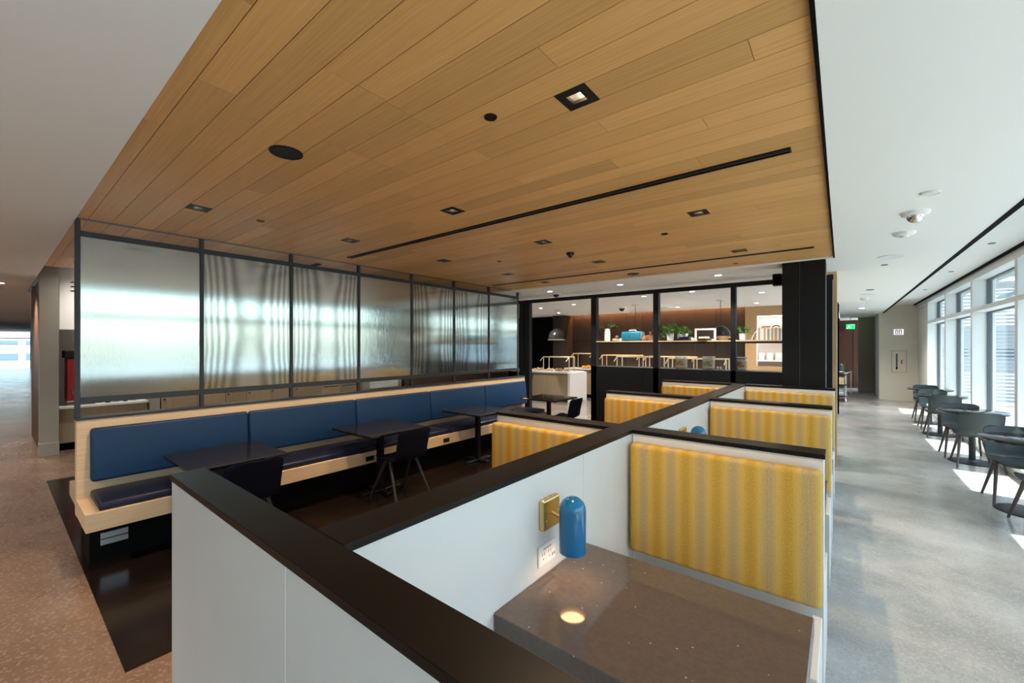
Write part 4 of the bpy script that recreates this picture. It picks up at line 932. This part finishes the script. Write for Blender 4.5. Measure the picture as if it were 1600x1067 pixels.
t = thing('hanging_sensor', 'white sensor on a short stem far along the window ceiling', 'sensor', (.40, 11.6, CZ)); obj('base', B().lathe([(.08, 0), (.075, -.03), (.05, -.06), (.001, -.06)], (.38, 11.6, CZ), 24), 'white_plastic', t, True, 50); obj('stem', B().cyl((.42, 11.6, CZ - .05), (.42, 11.6, CZ - .26), .012), 'white_plastic', t)
t = disc('real_or_added_light', 'pale ceiling dome far along towards the corridor, given an added light', 'downlight', .42, 14.7, CZ, .07, .006, 'white_glow', 'white_plastic')
spot((.42, 14.7, CZ - .02), 90, (1, .95, .88), R(140), .8, .05, t)  # light added at a dome camera to brighten the end wall
for j, (x, yy) in enumerate(((1.43, 7.6), (1.44, 10.07), (1.45, 12.97))): disc('sprinkler_cover', 'tiny sprinkler cover, %s from us on the raised ceiling beside the windows' % ords[j], 'ceiling fitting', x, yy, 2.93, .035, .004, 'grey_steel')
# recessed white lights: buffet and hall ceilings
BL = [(-4.0, 7.9), (-5.2, 9.0), (-6.4, 9.3), (-6.9, 11.0), (-3.2, 8.4), (-4.9, 11.3), (-2.2, 8.2), (-1.2, 9.2), (-1.6, 11.4), (-3.4, 11.3), (-4.3, 6.55), (-2.9, 6.55), (-1.4, 6.55)]  # outer lights nearest the timber are added to brighten the display shelf
for k, (x, yy) in enumerate(BL):
    t = disc('real_or_added_light', 'small round white light in the buffet ceiling, %s of the scattered row' % ords[k], 'downlight', x, yy, CZ, .05, .003, 'white_glow', 'white_plastic', 'round lights in the buffet ceiling')
    spot((x, yy, CZ - .02), 50, (1, .93, .86), R(120), .8, .05, t)
for k, (x, yy) in enumerate(((-9.2, 1.3), (-9.2, 3.2), (-9.2, 5.2))):
    t = disc('real_or_added_light', 'unseen round light added above the service cabinets, %s from the left' % ords[k], 'downlight', x, yy, 3.1, .05, .003, 'white_glow', 'white_plastic', 'added lights above the service cabinets')
    spot((x, yy, 3.08), 36, (1, .92, .82), R(140), .8, .05, t)  # unseen lamps added to brighten the dark service side
HL = [(-4.0, -1.6), (-7.5, -1.6), (-10.7, .10), (-14, -.3), (-18.6, .10), (-24, -.3), (-2.0, -3.2), (-6, -3.8)]
for k, (x, yy) in enumerate(HL):
    t = disc('real_or_added_light', 'small round white light in the hall ceiling, %s along the hall' % ords[k], 'downlight', x, yy, CZ, .05, .003, 'white_glow', 'white_plastic', 'round lights in the hall ceiling')
    spot((x, yy, CZ - .02), 80, (1, .90, .80), R(130), .8, .06, t)
for k, (x, yy) in enumerate(((-11.8, .02), (-13.3, .05), (-17, .02))):
    domecam('dark round camera dome, %s along the hall ceiling at far left' % ords[k], x, yy, CZ, .11, 'white_plastic', 'brown_panel')
# cove light above the panelled wall
t = thing('cove_light', 'warm orange light strip along the top of the dark panelled wall', 'light strip', (-4.6, 12.5, 2.66))
obj('strip', bx(-7.28, -2.02, 12.42, 12.45, 2.86, 2.875), 'cove_glow', t)
l = bpy.data.lights.new('cove_lamp', 'AREA'); l.shape = 'RECTANGLE'; l.size = 5.2; l.size_y = .04; l.energy = 26; l.color = (1, .47, .19)
lo = bpy.data.objects.new('cove_lamp', l); C.objects.link(lo); lo.parent = t; lo.location = Vector((-4.65, 12.45, 2.85)) - Vector((-4.6, 12.5, 2.66)); lo.rotation_euler = (R(15), 0, 0)
t = thing('niche_light', 'pale light strip under the top of the lit niche', 'light strip', (-.95, 12.45, 2.43)); obj('strip', bx(-1.71, -.17, 12.43, 12.45, 2.43, 2.438), 'white_glow', t)
l = bpy.data.lights.new('niche_lamp', 'AREA'); l.shape = 'RECTANGLE'; l.size = 1.5; l.size_y = .03; l.energy = 1.3; l.color = (1, .86, .74)
lo = bpy.data.objects.new('niche_lamp', l); C.objects.link(lo); lo.parent = t; lo.location = (0, .01, -.01)

# ================================================================== SIGNS, CART, CABINET ON THE END WALL
ex = thing('exit_sign', 'green running man exit sign hanging in the dark corridor', 'sign', (.24, 19.0, 2.27))
obj('panel', bx(.12, .36, 18.99, 19.01, 2.27, 2.44, bev=.002), 'exit_green', ex)
fig = B().lathe([(.001, -.012), (.012, 0), (.001, .012)], (.20, 18.985, 2.405), 10).box(.175, .205, 18.983, 18.989, 2.345, 2.392).tube([(.185, 18.986, 2.35), (.165, 18.986, 2.315), (.14, 18.986, 2.315)], .007, 6).tube([(.195, 18.986, 2.35), (.22, 18.986, 2.32), (.215, 18.986, 2.285)], .007, 6).tube([(.20, 18.986, 2.385), (.228, 18.986, 2.37)], .006, 6).tube([(.178, 18.986, 2.385), (.155, 18.986, 2.36)], .006, 6)
fig.box(.128, .17, 18.983, 18.989, 2.28, 2.31)
obj('running_man', fig, 'sign_white', ex); obj('doorway', B().box(.255, .262, 18.983, 18.989, 2.28, 2.43).box(.338, .345, 18.983, 18.989, 2.28, 2.43).box(.255, .345, 18.983, 18.989, 2.423, 2.43), 'sign_white', ex); obj('hanger', B().cyl((.24, 19.0, 2.44), (.24, 19.0, CZ), .008), 'grey_steel', ex)
sg = thing('notice_sign', 'small white sign with two dark red pictogram squares on the beige end wall', 'sign', (1.365, 17.39, 2.02))
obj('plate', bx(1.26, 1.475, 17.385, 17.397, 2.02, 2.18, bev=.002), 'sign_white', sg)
for cx in (1.325, 1.405):
    s = obj('pictogram_square', bx(cx - .032, cx + .032, 17.381, 17.386, 2.035, 2.165), 'sign_red', sg)
    obj('figure', B().cyl((cx, 17.382, 2.14), (cx, 17.379, 2.14), .012, n=12).box(cx - .014, cx + .014, 17.379, 17.382, 2.05, 2.12), 'sign_white', s)
fc = thing('extinguisher_cabinet', 'beige recessed extinguisher cabinet with slim window and red marking on the end wall', 'cabinet', (1.375, 17.39, .86))
obj('door', bx(1.21, 1.54, 17.383, 17.399, .86, 1.52, bev=.002), 'beige_wall', fc); obj('border', B().box(1.205, 1.213, 17.38, 17.399, .855, 1.525).box(1.537, 1.545, 17.38, 17.399, .855, 1.525).box(1.213, 1.537, 17.38, 17.399, .855, .863).box(1.213, 1.537, 17.38, 17.399, 1.517, 1.525), 'gasket', fc)
obj('window', bx(1.30, 1.345, 17.379, 17.385, .95, 1.43), 'grey_steel', fc); obj('handle', bx(1.305, 1.34, 17.372, 17.38, .95, 1.02), 'matte_black', fc)
obj('red_marking', B().box(1.415, 1.45, 17.379, 17.384, 1.12, 1.24).box(1.45, 1.50, 17.379, 17.384, 1.235, 1.25), 'red_print', fc)
ca = thing('service_cart', 'three tier chrome service cart with timber box at the corridor mouth', 'cart', (-.2, 15.9, 0))
for xx in (-.45, .09):
    for yy in (15.72, 16.35):
        obj('upright', B().box(xx - .022, xx + .022, yy - .015, yy + .015, .10, .86, bev=.004), 'chrome', ca); obj('caster', B().cyl((xx - .012, yy, .05), (xx + .012, yy, .05), .05, n=16).box(xx - .015, xx + .015, yy - .02, yy + .02, .05, .11), 'white_plastic', ca)
for z in (.16, .50, .80): obj('tray', bx(-.47, .11, 15.70, 16.37, z, z + .03, bev=.004), 'black_plastic', ca)
obj('push_handle', B().tube([(.09, 15.74, .86), (.05, 15.74, .90), (-.40, 15.74, .90), (-.45, 15.74, .86)], .014, 8), 'chrome', ca, True); obj('push_handle', B().tube([(.09, 15.74, .86), (.22, 16.0, .92), (.22, 16.35, .86), (.22, 16.4, .2)], .014, 8), 'chrome', ca, True)
t = thing('timber_crate', 'open timber crate on the middle shelf of the service cart', 'crate', (-.18, 15.95, .53)); obj('side', B().box(-.42, .05, 15.73, 15.75, .53, .74).box(-.42, .05, 16.2, 16.22, .53, .74).box(-.42, -.40, 15.75, 16.2, .53, .74).box(.03, .05, 15.75, 16.2, .53, .74), 'oak_light_x', t); obj('bottom', bx(-.40, .03, 15.75, 16.2, .53, .545), 'oak_light_x', t)
t = thing('thermos', 'dark ribbed thermos standing on top of the service cart', 'thermos', (-.02, 15.95, .83)); b = B(); pr = [(.001, 0), (.075, 0)]
for k in range(10): pr += [(.08, .01 + .026 * k), (.076, .022 + .026 * k)]
pr += [(.07, .29), (.05, .315), (.001, .32)]
obj('body', b.lathe(pr, (-.02, 15.95, .83), 24), 'chair_green', t, True, 40); obj('cap', B().cyl((-.02, 15.95, 1.14), (-.02, 15.95, 1.17), .045, n=20), 'black_plastic', t)
t = thing('folded_cloth', 'grey folded linen bundle on the lowest tier of the service cart', 'linen', (-.18, 16.0, .19)); obj('cloth', bx(-.44, .06, 15.74, 16.3, .19, .30, bev=.02, seg=2), 'exterior_grey', t, True, 50); obj('cloth', bx(-.42, .04, 15.76, 16.25, .30, .42, bev=.02, seg=2), 'exterior_grey', t, True, 50)
